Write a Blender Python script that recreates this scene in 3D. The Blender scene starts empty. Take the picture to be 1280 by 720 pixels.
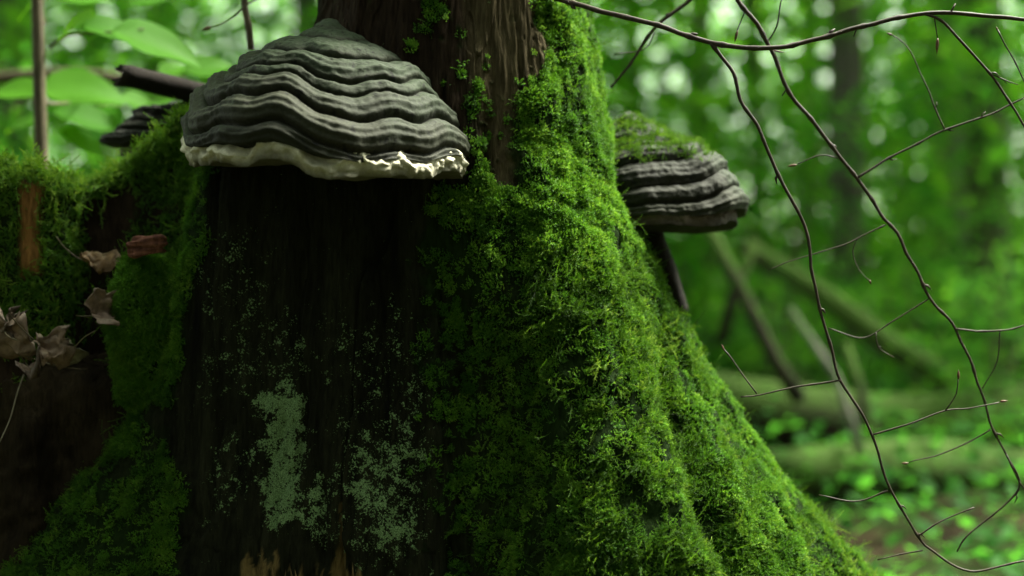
import bpy, math, random
import numpy as np
from mathutils import Vector, Matrix

random.seed(7)
rng = np.random.default_rng(7)
SC = bpy.context.scene
COL = SC.collection
R = math.radians

# ------------------------------------------------------------------ camera, sky, sun, exposure
CAM_Z = 0.55
cam_data = bpy.data.cameras.new("camera")
cam_data.lens = 50.0
cam_data.sensor_width = 36.0
cam_data.clip_start = 0.05
cam_data.clip_end = 900.0
cam_data.dof.use_dof = True
cam_data.dof.focus_distance = 1.53
cam_data.dof.aperture_fstop = 2.1
cam = bpy.data.objects.new("camera", cam_data)
COL.objects.link(cam)
cam.location = (0, 0, CAM_Z)
cam.rotation_euler = (R(90), 0, 0)
SC.camera = cam

SUN_EL, SUN_AZ = R(58), R(62)        # azimuth measured from +Y towards +X: the light comes from the right and behind the trunk
world = bpy.data.worlds.new("World")
SC.world = world
world.use_nodes = True
wn = world.node_tree.nodes
wl = world.node_tree.links
wn.clear()
sky = wn.new("ShaderNodeTexSky")
sky.sky_type = 'NISHITA'
sky.sun_disc = False
sky.sun_elevation = SUN_EL
sky.sun_rotation = SUN_AZ
sky.dust_density = 3.0
sky.air_density = 1.0
hs = wn.new("ShaderNodeHueSaturation")   # overcast: the blue is greyed out
hs.inputs["Saturation"].default_value = 0.22
bg = wn.new("ShaderNodeBackground")
bg.inputs["Strength"].default_value = 0.06
wo = wn.new("ShaderNodeOutputWorld")
wl.new(sky.outputs[0], hs.inputs["Color"])
tn = wn.new("ShaderNodeMix"); tn.data_type = 'RGBA'; tn.blend_type = 'MULTIPLY'; tn.inputs[0].default_value = 1.0; tn.inputs[7].default_value = (0.93, 1.0, 0.80, 1)
wl.new(hs.outputs[0], tn.inputs[6])
wl.new(tn.outputs[2], bg.inputs["Color"])
wl.new(bg.outputs[0], wo.inputs["Surface"])

sun_data = bpy.data.lights.new("sun", 'SUN')
sun_data.energy = 2.2
sun_data.angle = R(20)
sun_data.color = (1.0, 0.98, 0.84)
sun = bpy.data.objects.new("sun", sun_data)
COL.objects.link(sun)
sdir = Vector((math.sin(SUN_AZ) * math.cos(SUN_EL), math.cos(SUN_AZ) * math.cos(SUN_EL), math.sin(SUN_EL)))
sun.rotation_euler = sdir.to_track_quat('Z', 'Y').to_euler()
sun.location = sdir * 20

SC.view_settings.view_transform = 'Standard'
SC.view_settings.look = 'None'
SC.view_settings.gamma = 1.0
SC.view_settings.exposure = 3.5
SC.render.engine = 'CYCLES'
SC.cycles.use_denoising = True
SC.cycles.max_bounces = 8
SC.cycles.diffuse_bounces = 4
SC.cycles.transmission_bounces = 4
SC.cycles.transparent_max_bounces = 8

# ------------------------------------------------------------------ small maths helpers
PXS = 0.72 / 1280.0


def at(px, py, Y):
    """point of the place seen at pixel (px, py) of the photo, Y metres from the camera"""
    return np.array([(px - 640) * PXS * Y, Y, CAM_Z - (py - 360) * PXS * Y])


def to_px(P):
    Y = np.maximum(P[:, 1], 0.05)
    return 640 + P[:, 0] / (PXS * Y), 360 - (P[:, 2] - CAM_Z) / (PXS * Y)


def _hash(ix, iy, iz, seed):
    h = (ix.astype(np.int64) * 374761393 + iy.astype(np.int64) * 668265263 + iz.astype(np.int64) * 2147483647 + seed * 1274126177) & 0xffffffff
    h = ((h ^ (h >> 13)) * 1274126177) & 0xffffffff
    h = ((h ^ (h >> 16)) * 2246822519) & 0xffffffff
    h = h ^ (h >> 15)
    return (h & 0xffffff) / float(0xffffff)


def vnoise(P, seed=0):
    f = np.floor(P)
    t = P - f
    t = t * t * (3 - 2 * t)
    i = f.astype(np.int64)
    out = 0
    for dx in (0, 1):
        wx = t[:, 0] if dx else 1 - t[:, 0]
        for dy in (0, 1):
            wy = t[:, 1] if dy else 1 - t[:, 1]
            for dz in (0, 1):
                wz = t[:, 2] if dz else 1 - t[:, 2]
                out = out + wx * wy * wz * _hash(i[:, 0] + dx, i[:, 1] + dy, i[:, 2] + dz, seed)
    return out * 2 - 1


def fbm(P, scale, octaves=4, seed=0, stretch=(1, 1, 1)):
    P = np.asarray(P, float) * np.array(stretch) * scale
    a, s, out = 1.0, 0.0, 0
    for o in range(octaves):
        out = out + a * vnoise(P * (2.03 ** o) + 17.3 * o, seed + o)
        s += a
        a *= 0.5
    return out / s


def smooth(x, a, b):
    t = np.clip((x - a) / (b - a), 0, 1)
    return t * t * (3 - 2 * t)


def poly_sd(px, py, poly):
    """signed distance in pixels to a polygon, positive inside"""
    poly = np.array(poly, float)
    d = np.full(px.shape, 1e9)
    inside = np.zeros(px.shape, bool)
    n = len(poly)
    for k in range(n):
        x0, y0 = poly[k]
        x1, y1 = poly[(k + 1) % n]
        ex, ey = x1 - x0, y1 - y0
        t = np.clip(((px - x0) * ex + (py - y0) * ey) / (ex * ex + ey * ey + 1e-9), 0, 1)
        d = np.minimum(d, np.hypot(px - x0 - t * ex, py - y0 - t * ey))
        c = ((y0 > py) != (y1 > py)) & (px < (x1 - x0) * (py - y0) / (y1 - y0 + 1e-12) + x0)
        inside ^= c
    return np.where(inside, d, -d)


# ------------------------------------------------------------------ object helpers
def make_mesh(name, verts, faces, smooth_shade=True, attrs=None, loops=None):
    verts = np.asarray(verts, np.float32)
    faces = np.asarray(faces, np.int32)
    me = bpy.data.meshes.new(name)
    me.vertices.add(len(verts))
    me.vertices.foreach_set("co", verts.ravel())
    if len(faces):
        k = faces.shape[1]
        me.loops.add(faces.size)
        me.loops.foreach_set("vertex_index", faces.ravel())
        me.polygons.add(len(faces))
        me.polygons.foreach_set("loop_start", np.arange(0, faces.size, k, dtype=np.int32))
        me.polygons.foreach_set("loop_total", np.full(len(faces), k, np.int32))
        me.polygons.foreach_set("use_smooth", np.full(len(faces), smooth_shade))
    for an, (ty, dat) in (attrs or {}).items():
        a = me.attributes.new(an, ty, 'POINT')
        dat = np.asarray(dat)
        if ty == 'FLOAT':
            a.data.foreach_set("value", dat.astype(np.float32).ravel())
        elif ty == 'INT':
            a.data.foreach_set("value", dat.astype(np.int32).ravel())
        elif ty == 'FLOAT_VECTOR':
            a.data.foreach_set("vector", dat.astype(np.float32).ravel())
        elif ty == 'FLOAT_COLOR':
            a.data.foreach_set("color", dat.astype(np.float32).ravel())
    me.update(calc_edges=True)
    return me


def obj(name, me, mat=None, parent=None, label=None, cat=None, group=None, kind=None, loc=None):
    o = bpy.data.objects.new(name, me)
    COL.objects.link(o)
    if mat is not None and me is not None and len(me.materials) == 0:
        me.materials.append(mat)
    if parent is not None:
        o.parent = parent
    if loc is not None:
        o.location = loc
    if label: o["label"] = label
    if cat: o["category"] = cat
    if group: o["group"] = group
    if kind: o["kind"] = kind
    return o


def thing(name, label, cat, loc=(0, 0, 0), group=None):
    return obj(name, None, None, None, label, cat, group, None, loc)


def child_local(o, root):
    """mesh data of o was written in world space: keep it there under a moved root"""
    o.matrix_parent_inverse = Matrix.Translation(-Vector(root.location))


def part(name, me, mat, root, **kw):
    o = obj(name, me, mat, root, **kw)
    w = Vector((0, 0, 0))
    r = root
    while r is not None:
        w += Vector(r.location)
        r = r.parent
    # root chain carries translations only at the top level
    if root.parent is None:
        o.matrix_parent_inverse = Matrix.Translation(-Vector(root.location))
    return o


def grid_faces(nu, nv, wrap=False):
    """vertex (i, j) has index i * nv + j; i runs to nu"""
    i = np.arange(nu if wrap else nu - 1)
    j = np.arange(nv - 1)
    I, J = np.meshgrid(i, j, indexing='ij')
    I2 = (I + 1) % nu
    return np.stack([I * nv + J, I2 * nv + J, I2 * nv + J + 1, I * nv + J + 1], -1).reshape(-1, 4)


def tube_data(path, radii, sides=8, caps=True, rough=0.0, seed=0):
    path = np.asarray(path, float)
    n = len(path)
    radii = np.broadcast_to(np.asarray(radii, float), (n,))
    T = np.gradient(path, axis=0)
    T /= np.linalg.norm(T, axis=1)[:, None] + 1e-12
    ref = np.array([0.0, 0.0, 1.0]) if abs(T[0, 2]) < 0.9 else np.array([1.0, 0, 0])
    u = np.cross(T[0], ref); u /= np.linalg.norm(u)
    V = []
    ang = np.linspace(0, 2 * math.pi, sides, endpoint=False)
    for k in range(n):
        u = u - T[k] * np.dot(u, T[k]); u /= np.linalg.norm(u) + 1e-12
        v = np.cross(T[k], u)
        V.append(path[k] + radii[k] * (np.cos(ang)[:, None] * u + np.sin(ang)[:, None] * v))
    V = np.array(V)                       # n, sides, 3
    if rough:
        flat = V.reshape(-1, 3)
        nz = fbm(flat, 1.0 / (np.mean(radii) * 2.2), 3, seed).reshape(n, sides, 1)
        V = path[:, None, :] + (V - path[:, None, :]) * (1 + rough * nz)
    V = V.reshape(-1, 3)
    F = []
    for k in range(n - 1):
        for s in range(sides):
            s2 = (s + 1) % sides
            F.append((k * sides + s, k * sides + s2, (k + 1) * sides + s2, (k + 1) * sides + s))
    if caps:
        a = len(V)
        V = np.vstack([V, path[0], path[-1]])
        for s in range(sides):
            s2 = (s + 1) % sides
            F.append((a, s2, s, a))
            F.append((a + 1, (n - 1) * sides + s, (n - 1) * sides + s2, a + 1))
    return V, F


def join_data(parts):
    Vs, Fs, o = [], [], 0
    for V, F in parts:
        Vs.append(np.asarray(V, float))
        Fs += [tuple(i + o for i in f) for f in F]
        o += len(V)
    return np.vstack(Vs), Fs


def mesh_py(name, V, F, smooth_shade=True):
    me = bpy.data.meshes.new(name)
    F2 = []
    for f in F:
        g = []
        for i in f:
            if i not in g: g.append(int(i))
        F2.append(g)
    me.from_pydata([tuple(map(float, v)) for v in V], [], F2)
    if smooth_shade:
        me.polygons.foreach_set("use_smooth", [True] * len(me.polygons))
    me.update()
    return me


def resample(pts, step):
    pts = np.asarray(pts, float)
    # Catmull-Rom through the points
    P = np.vstack([2 * pts[0] - pts[1], pts, 2 * pts[-1] - pts[-2]])
    out = []
    for k in range(1, len(P) - 2):
        p0, p1, p2, p3 = P[k - 1], P[k], P[k + 1], P[k + 2]
        m = max(1, int(np.linalg.norm(p2 - p1) / step))
        for t in np.arange(m) / m:
            out.append(0.5 * ((2 * p1) + (-p0 + p2) * t + (2 * p0 - 5 * p1 + 4 * p2 - p3) * t * t + (-p0 + 3 * p1 - 3 * p2 + p3) * t ** 3))
    out.append(pts[-1])
    return np.array(out)


# ------------------------------------------------------------------ materials
def new_mat(name):
    m = bpy.data.materials.new(name)
    m.use_nodes = True
    m.node_tree.nodes.clear()
    return m, m.node_tree.nodes, m.node_tree.links


def N(nodes, ty, **kw):
    n = nodes.new(ty)
    for k, v in kw.items():
        if k.startswith("_"):
            setattr(n, k[1:], v)
        else:
            n.inputs[k.replace("__", " ")].default_value = v
    return n


def ramp(nodes, stops):
    r = nodes.new("ShaderNodeValToRGB")
    e = r.color_ramp.elements
    while len(e) > 1: e.remove(e[-1])
    e[0].position = stops[0][0]; e[0].color = (*stops[0][1], 1)
    for p, c in stops[1:]:
        k = e.new(p); k.color = (*c, 1)
    return r


def attr_mat(name, rough=0.9, scale=300, var=0.35, bump=0.4, bdist=0.002, spec=0.25, stretch=(1, 1, 1), trans=0.0):
    """albedo from the vertex colour 'col' (pigment of the thing), broken up by fine noise, with relief"""
    m, n, l = new_mat(name)
    a = N(n, "ShaderNodeAttribute", _attribute_name="col")
    tc = N(n, "ShaderNodeTexCoord")
    mp = N(n, "ShaderNodeMapping")
    mp.inputs["Scale"].default_value = stretch
    l.new(tc.outputs["Object"], mp.inputs["Vector"])
    n1 = N(n, "ShaderNodeTexNoise", Scale=scale, Detail=6.0, Roughness=0.65)
    l.new(mp.outputs[0], n1.inputs["Vector"])
    r = ramp(n, [(0.3, (1 - var,) * 3), (0.7, (1 + var,) * 3)])
    l.new(n1.outputs["Fac"], r.inputs["Fac"])
    mul = N(n, "ShaderNodeMix", _data_type='RGBA', _blend_type='MULTIPLY')
    mul.inputs[0].default_value = 1.0
    l.new(a.outputs["Color"], mul.inputs[6]); l.new(r.outputs["Color"], mul.inputs[7])
    p = N(n, "ShaderNodeBsdfPrincipled", Roughness=rough)
    p.inputs["Specular IOR Level"].default_value = spec
    l.new(mul.outputs[2], p.inputs["Base Color"])
    b = N(n, "ShaderNodeBump", Strength=bump, Distance=bdist)
    l.new(n1.outputs["Fac"], b.inputs["Height"])
    l.new(b.outputs[0], p.inputs["Normal"])
    o = N(n, "ShaderNodeOutputMaterial")
    l.new(p.outputs[0], o.inputs["Surface"])
    return m


def bark_mat(name, c1, c2, scale=60, stretch=(1, 1, 0.2), bump=0.6, bdist=0.004, rough=0.85, moss=None, moss_scale=6, moss_cut=(0.5, 0.6)):
    m, n, l = new_mat(name)
    tc = N(n, "ShaderNodeTexCoord")
    mp = N(n, "ShaderNodeMapping")
    mp.inputs["Scale"].default_value = stretch
    l.new(tc.outputs["Object"], mp.inputs["Vector"])
    n1 = N(n, "ShaderNodeTexNoise", Scale=scale, Detail=7.0, Roughness=0.7)
    l.new(mp.outputs[0], n1.inputs["Vector"])
    r = ramp(n, [(0.32, c1), (0.68, c2)])
    l.new(n1.outputs["Fac"], r.inputs["Fac"])
    col = r.outputs["Color"]
    if moss:
        n2 = N(n, "ShaderNodeTexNoise", Scale=moss_scale, Detail=5.0, Roughness=0.6)
        l.new(tc.outputs["Object"], n2.inputs["Vector"])
        geo = N(n, "ShaderNodeNewGeometry")
        sx = N(n, "ShaderNodeSeparateXYZ")
        l.new(geo.outputs["Normal"], sx.inputs[0])
        ma = N(n, "ShaderNodeMath", _operation='MULTIPLY_ADD')
        l.new(sx.outputs["Z"], ma.inputs[0]); ma.inputs[1].default_value = 0.25
        l.new(n2.outputs["Fac"], ma.inputs[2])
        r2 = ramp(n, [(moss_cut[0], (0, 0, 0)), (moss_cut[1], (1, 1, 1))])
        l.new(ma.outputs[0], r2.inputs["Fac"])
        mx = N(n, "ShaderNodeMix", _data_type='RGBA')
        l.new(r2.outputs["Color"], mx.inputs[0])
        l.new(col, mx.inputs[6]); mx.inputs[7].default_value = (*moss, 1)
        col = mx.outputs[2]
    p = N(n, "ShaderNodeBsdfPrincipled", Roughness=rough)
    p.inputs["Specular IOR Level"].default_value = 0.3
    l.new(col, p.inputs["Base Color"])
    b = N(n, "ShaderNodeBump", Strength=bump, Distance=bdist)
    l.new(n1.outputs["Fac"], b.inputs["Height"])
    l.new(b.outputs[0], p.inputs["Normal"])
    o = N(n, "ShaderNodeOutputMaterial")
    l.new(p.outputs[0], o.inputs["Surface"])
    return m


def leaf_mat(name, stops, trans=0.5, rough=0.55, scale=0.6, attr="tint"):
    """two-sided leaf: the light side and the light that passes through; pigment varies from leaf to leaf"""
    m, n, l = new_mat(name)
    a = N(n, "ShaderNodeAttribute", _attribute_name=attr)
    r = ramp(n, stops)
    l.new(a.outputs["Fac"], r.inputs["Fac"])
    p = N(n, "ShaderNodeBsdfPrincipled", Roughness=rough)
    p.inputs["Specular IOR Level"].default_value = 0.08
    l.new(r.outputs["Color"], p.inputs["Base Color"])
    t = N(n, "ShaderNodeBsdfTranslucent")
    hs = N(n, "ShaderNodeHueSaturation", Hue=0.485, Saturation=1.05, Value=2.05)
    l.new(r.outputs["Color"], hs.inputs["Color"])
    l.new(hs.outputs[0], t.inputs["Color"])
    mx = N(n, "ShaderNodeMixShader")
    mx.inputs[0].default_value = trans
    l.new(p.outputs[0], mx.inputs[1]); l.new(t.outputs[0], mx.inputs[2])
    o = N(n, "ShaderNodeOutputMaterial")
    l.new(mx.outputs[0], o.inputs["Surface"])
    return m


def moss_mat(name, stops, trans=0.35):
    m, n, l = new_mat(name)
    a = N(n, "ShaderNodeAttribute", _attribute_name="tint", _attribute_type='INSTANCER')
    b = N(n, "ShaderNodeAttribute", _attribute_name="tip")
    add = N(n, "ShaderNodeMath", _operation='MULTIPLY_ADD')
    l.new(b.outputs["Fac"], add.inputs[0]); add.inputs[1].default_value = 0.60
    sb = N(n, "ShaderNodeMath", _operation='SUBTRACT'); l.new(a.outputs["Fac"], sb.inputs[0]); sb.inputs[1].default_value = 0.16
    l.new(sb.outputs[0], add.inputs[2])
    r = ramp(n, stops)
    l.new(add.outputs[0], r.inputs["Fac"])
    p = N(n, "ShaderNodeBsdfPrincipled", Roughness=0.6)
    p.inputs["Specular IOR Level"].default_value = 0.25
    l.new(r.outputs["Color"], p.inputs["Base Color"])
    t = N(n, "ShaderNodeBsdfTranslucent")
    hs = N(n, "ShaderNodeHueSaturation", Hue=0.49, Saturation=1.05, Value=1.6)
    l.new(r.outputs["Color"], hs.inputs["Color"])
    l.new(hs.outputs[0], t.inputs["Color"])
    mx = N(n, "ShaderNodeMixShader")
    mx.inputs[0].default_value = trans
    l.new(p.outputs[0], mx.inputs[1]); l.new(t.outputs[0], mx.inputs[2])
    o = N(n, "ShaderNodeOutputMaterial")
    l.new(mx.outputs[0], o.inputs["Surface"])
    return m


M_WOOD = attr_mat("rotten_wood", 0.95, 260, 0.5, 0.9, 0.0030, 0.05, (1, 1, 0.16))


def trunk_mat():
    """wood as above, plus a grainy crust of lichen where the vertex value 'lichen' lets it grow"""
    m = attr_mat("trunk_wood", 0.95, 260, 0.55, 0.9, 0.0035, 0.05, (1, 1, 0.14))
    n, l = m.node_tree.nodes, m.node_tree.links
    p = [x for x in n if x.type == 'BSDF_PRINCIPLED'][0]
    src = p.inputs["Base Color"].links[0].from_socket
    tc = [x for x in n if x.type == 'TEX_COORD'][0]
    a = N(n, "ShaderNodeAttribute", _attribute_name="lichen")
    n1 = N(n, "ShaderNodeTexNoise", Scale=420.0, Detail=3.0, Roughness=0.7)
    n2 = N(n, "ShaderNodeTexNoise", Scale=75.0, Detail=5.0, Roughness=0.7)
    n3 = N(n, "ShaderNodeTexNoise", Scale=900.0, Detail=2.0)
    for q in (n1, n2, n3): l.new(tc.outputs["Object"], q.inputs["Vector"])
    m1 = N(n, "ShaderNodeMath", _operation='MULTIPLY_ADD'); l.new(n1.outputs["Fac"], m1.inputs[0]); m1.inputs[1].default_value = 2.1; m1.inputs[2].default_value = -1.12
    m2 = N(n, "ShaderNodeMath", _operation='MULTIPLY_ADD'); l.new(n2.outputs["Fac"], m2.inputs[0]); m2.inputs[1].default_value = 2.4; m2.inputs[2].default_value = -1.3
    s1 = N(n, "ShaderNodeMath", _operation='ADD'); l.new(m1.outputs[0], s1.inputs[0]); l.new(m2.outputs[0], s1.inputs[1])
    s2 = N(n, "ShaderNodeMath", _operation='ADD'); l.new(s1.outputs[0], s2.inputs[0]); l.new(a.outputs["Fac"], s2.inputs[1])
    r = ramp(n, [(0.50, (0, 0, 0)), (0.58, (1, 1, 1))]); l.new(s2.outputs[0], r.inputs["Fac"])
    rc_ = ramp(n, [(0.35, (0.06, 0.10, 0.04)), (0.55, (0.16, 0.26, 0.115)), (0.75, (0.28, 0.40, 0.20))]); l.new(n3.outputs["Fac"], rc_.inputs["Fac"])
    mx = N(n, "ShaderNodeMix", _data_type='RGBA')
    l.new(r.outputs["Color"], mx.inputs[0]); l.new(src, mx.inputs[6]); l.new(rc_.outputs["Color"], mx.inputs[7])
    l.new(mx.outputs[2], p.inputs["Base Color"])
    return m


M_TRUNK = trunk_mat()
M_CAP = attr_mat("fungus_cap", 0.75, 320, 0.42, 0.6, 0.0016, 0.2)
M_PORE = attr_mat("fungus_pores", 0.8, 650, 0.22, 0.5, 0.001, 0.2)
M_LICHEN = attr_mat("lichen", 0.95, 900, 0.3, 0.5, 0.001, 0.1)
M_DEAD = attr_mat("dead_leaf", 0.6, 180, 0.35, 0.5, 0.001, 0.35)
M_TWIG = bark_mat("twig_bark", (0.014, 0.010, 0.007), (0.055, 0.037, 0.024), 260, (1, 1, 0.5), 0.5, 0.0008, 0.6)
M_BUD = bark_mat("bud_scales", (0.05, 0.022, 0.012), (0.16, 0.075, 0.04), 500, (1, 1, 1), 0.4, 0.0005, 0.5)
M_STEM = bark_mat("sapling_bark", (0.035, 0.03, 0.015), (0.15, 0.12, 0.07), 90, (1, 1, 0.3), 0.5, 0.001, 0.7)
M_BARK = bark_mat("forest_bark", (0.03, 0.03, 0.02), (0.12, 0.115, 0.085), 14, (1, 1, 0.25), 0.8, 0.02, 0.9, (0.045, 0.08, 0.015), 2.5, (0.5, 0.62))
M_PALEBARK = bark_mat("beech_bark", (0.10, 0.095, 0.08), (0.25, 0.24, 0.2), 10, (1, 1, 0.4), 0.5, 0.01, 0.85, (0.06, 0.10, 0.03), 2.5, (0.55, 0.68))
M_LOG = bark_mat("mossy_log_bark", (0.012, 0.010, 0.006), (0.05, 0.038, 0.024), 20, (1, 1, 1), 0.8, 0.02, 0.9, (0.05, 0.10, 0.010), 3.5, (0.40, 0.56))
M_DEADWOOD = bark_mat("bare_dead_wood", (0.12, 0.10, 0.07), (0.34, 0.30, 0.23), 22, (1, 1, 0.3), 0.6, 0.006, 0.9)
GREENS = [(0.0, (0.02, 0.10, 0.014)), (0.5, (0.045, 0.18, 0.022)), (1.0, (0.12, 0.31, 0.03))]
M_LEAF = leaf_mat("green_leaves", GREENS, 0.6)
M_SHADE_LEAF = leaf_mat("shade_leaves", [(0.0, (0.012, 0.03, 0.010)), (1.0, (0.03, 0.06, 0.018))], 0.15)  # dark leaves for the added unseen screen that blocks light
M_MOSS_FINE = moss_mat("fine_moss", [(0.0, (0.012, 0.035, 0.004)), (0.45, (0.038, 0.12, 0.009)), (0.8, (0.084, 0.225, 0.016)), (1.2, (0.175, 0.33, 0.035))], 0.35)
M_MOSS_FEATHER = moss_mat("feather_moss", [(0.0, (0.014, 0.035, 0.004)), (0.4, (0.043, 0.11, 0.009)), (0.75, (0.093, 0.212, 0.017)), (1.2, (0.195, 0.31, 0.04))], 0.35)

# ground material: leaf litter with moss
mg, n, l = new_mat("forest_floor")
tc = N(n, "ShaderNodeTexCoord")
n1 = N(n, "ShaderNodeTexNoise", Scale=9.0, Detail=8.0, Roughness=0.7)
n2 = N(n, "ShaderNodeTexNoise", Scale=1.1, Detail=5.0, Roughness=0.6)
vo = N(n, "ShaderNodeTexVoronoi", Scale=22.0)
for q in (n1, n2, vo): l.new(tc.outputs["Object"], q.inputs["Vector"])
r1 = ramp(n, [(0.3, (0.010, 0.008, 0.005)), (0.55, (0.03, 0.022, 0.012)), (0.75, (0.07, 0.048, 0.026))])
l.new(n1.outputs["Fac"], r1.inputs["Fac"])
r2 = ramp(n, [(0.46, (0, 0, 0)), (0.56, (1, 1, 1))])
l.new(n2.outputs["Fac"], r2.inputs["Fac"])
mx = N(n, "ShaderNodeMix", _data_type='RGBA')
l.new(r2.outputs["Color"], mx.inputs[0]); l.new(r1.outputs["Color"], mx.inputs[6]); mx.inputs[7].default_value = (0.013, 0.028, 0.005, 1)
p = N(n, "ShaderNodeBsdfPrincipled", Roughness=1.0)
p.inputs["Specular IOR Level"].default_value = 0.05
l.new(mx.outputs[2], p.inputs["Base Color"])
b = N(n, "ShaderNodeBump", Strength=0.8, Distance=0.02)
l.new(vo.outputs["Distance"], b.inputs["Height"]); l.new(b.outputs[0], p.inputs["Normal"])
o = N(n, "ShaderNodeOutputMaterial"); l.new(p.outputs[0], o.inputs["Surface"])
M_GROUND = mg

# ------------------------------------------------------------------ ground
def ground_h(x, y):
    P = np.stack([x, y, np.zeros_like(x)], -1)
    d = np.hypot(x, y)
    h = -0.05 + 0.06 * fbm(P, 0.6, 4, 3) * smooth(d, 1.5, 4) + 0.7 * fbm(P, 0.07, 3, 9) * smooth(d, 8, 25) + 0.015 * fbm(P, 6, 3, 12)
    return h + 0.025 * np.maximum(d - 12, 0)


gx = np.concatenate([-np.geomspace(115, 6, 40), np.linspace(-5.8, 5.8, 160), np.geomspace(6, 115, 40)])
GX, GY = np.meshgrid(gx, gx + 4, indexing='ij')
gv = np.stack([GX.ravel(), GY.ravel(), ground_h(GX.ravel(), GY.ravel())], -1)
obj("forest_floor", make_mesh("forest_floor", gv, grid_faces(len(gx), len(gx))), M_GROUND, kind="structure")

# ------------------------------------------------------------------ the big trunk: a surface r(theta, z)
AX, AY = -0.069, 1.75
ZR = np.array([-0.06, 0.0, 0.1, 0.196, 0.274, 0.353, 0.432, 0.511, 0.58, 0.668, 0.72, 0.786, 0.904, 1.3, 2.2, 3.4])
TH = [0, -25, -50, -70, -90, -115, -140, -155, -168, -180, -225, -270, -315]
RT = {
    0:    [.86, .76, .64, .535, .460, .390, .330, .282, .247, .212, .20, .186, .168, .155, .14, .11],
    -25:  [.66, .58, .49, .42, .375, .330, .29, .262, .235, .208, .195, .182, .165, .155, .14, .11],
    -50:  [.60, .54, .46, .395, .355, .315, .28, .25, .228, .205, .193, .182, .165, .155, .14, .11],
    -70:  [.46, .40, .34, .30, .275, .25, .232, .215, .200, .185, .178, .172, .162, .155, .14, .11],
    -90:  [.34, .30, .26, .23, .215, .20, .19, .184, .180, .175, .172, .168, .160, .155, .14, .11],
    -115: [.36, .33, .28, .245, .228, .215, .205, .2, .195, .188, .182, .176, .163, .155, .14, .11],
    -140: [.42, .39, .34, .30, .275, .26, .25, .24, .235, .23, .225, .19, .165, .155, .14, .11],
    -155: [.70, .62, .52, .45, .41, .375, .35, .34, .338, .330, .31, .20, .165, .155, .14, .11],
    -168: [.95, .88, .74, .60, .52, .44, .38, .335, .315, .295, .27, .19, .163, .155, .14, .11],
    -180: [.80, .72, .60, .48, .42, .36, .32, .29, .27, .25, .23, .185, .162, .155, .14, .11],
    -225: [.62, .54, .45, .37, .33, .29, .26, .235, .22, .205, .195, .18, .162, .155, .14, .11],
    -270: [.66, .56, .46, .39, .34, .30, .265, .24, .225, .208, .198, .184, .165, .155, .14, .11],
    -315: [.62, .54, .45, .37, .33, .29, .265, .24, .225, .205, .197, .183, .165, .155, .14, .11],
}
FZ = np.linspace(-0.06, 3.4, 867)             # 4 mm steps
FT = np.arange(-360, 0)                       # degrees
tab = np.array([np.interp(FZ, ZR, RT[t]) for t in TH])       # theta x z
tt = np.array(TH, float)
o_ = np.argsort(tt)
tx = np.concatenate([tt[o_][-1:] - 360, tt[o_], tt[o_][:1] + 360])
tv = np.vstack([tab[o_][-1:], tab[o_], tab[o_][:1]])
fine = np.array([np.interp(FT, tx, tv[:, k]) for k in range(len(FZ))]).T     # 360 x nz
k = np.exp(-0.5 * (np.arange(-18, 19) / 5.5) ** 2); k /= k.sum()
fine = sum(w * np.roll(fine, s, axis=0) for w, s in zip(k, range(-18, 19)))
k = np.exp(-0.5 * (np.arange(-8, 9) / 3.0) ** 2); k /= k.sum()
pad = np.pad(fine, ((0, 0), (8, 8)), mode='edge')
fine = sum(w * pad[:, s:s + fine.shape[1]] for w, s in zip(k, range(17)))


def r_base(th, z):
    a = (np.asarray(th) % 360)              # -360..0 shifted by 360 -> 0..360 index
    i0 = np.floor(a).astype(int); fa = a - i0
    i0 %= 360; i1 = (i0 + 1) % 360
    b = np.clip((z - FZ[0]) / (FZ[1] - FZ[0]), 0, len(FZ) - 1.001)
    j0 = b.astype(int); fb = b - j0
    return ((fine[i0, j0] * (1 - fa) + fine[i1, j0] * fa) * (1 - fb) + (fine[i0, j0 + 1] * (1 - fa) + fine[i1, j0 + 1] * fa) * fb)


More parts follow.
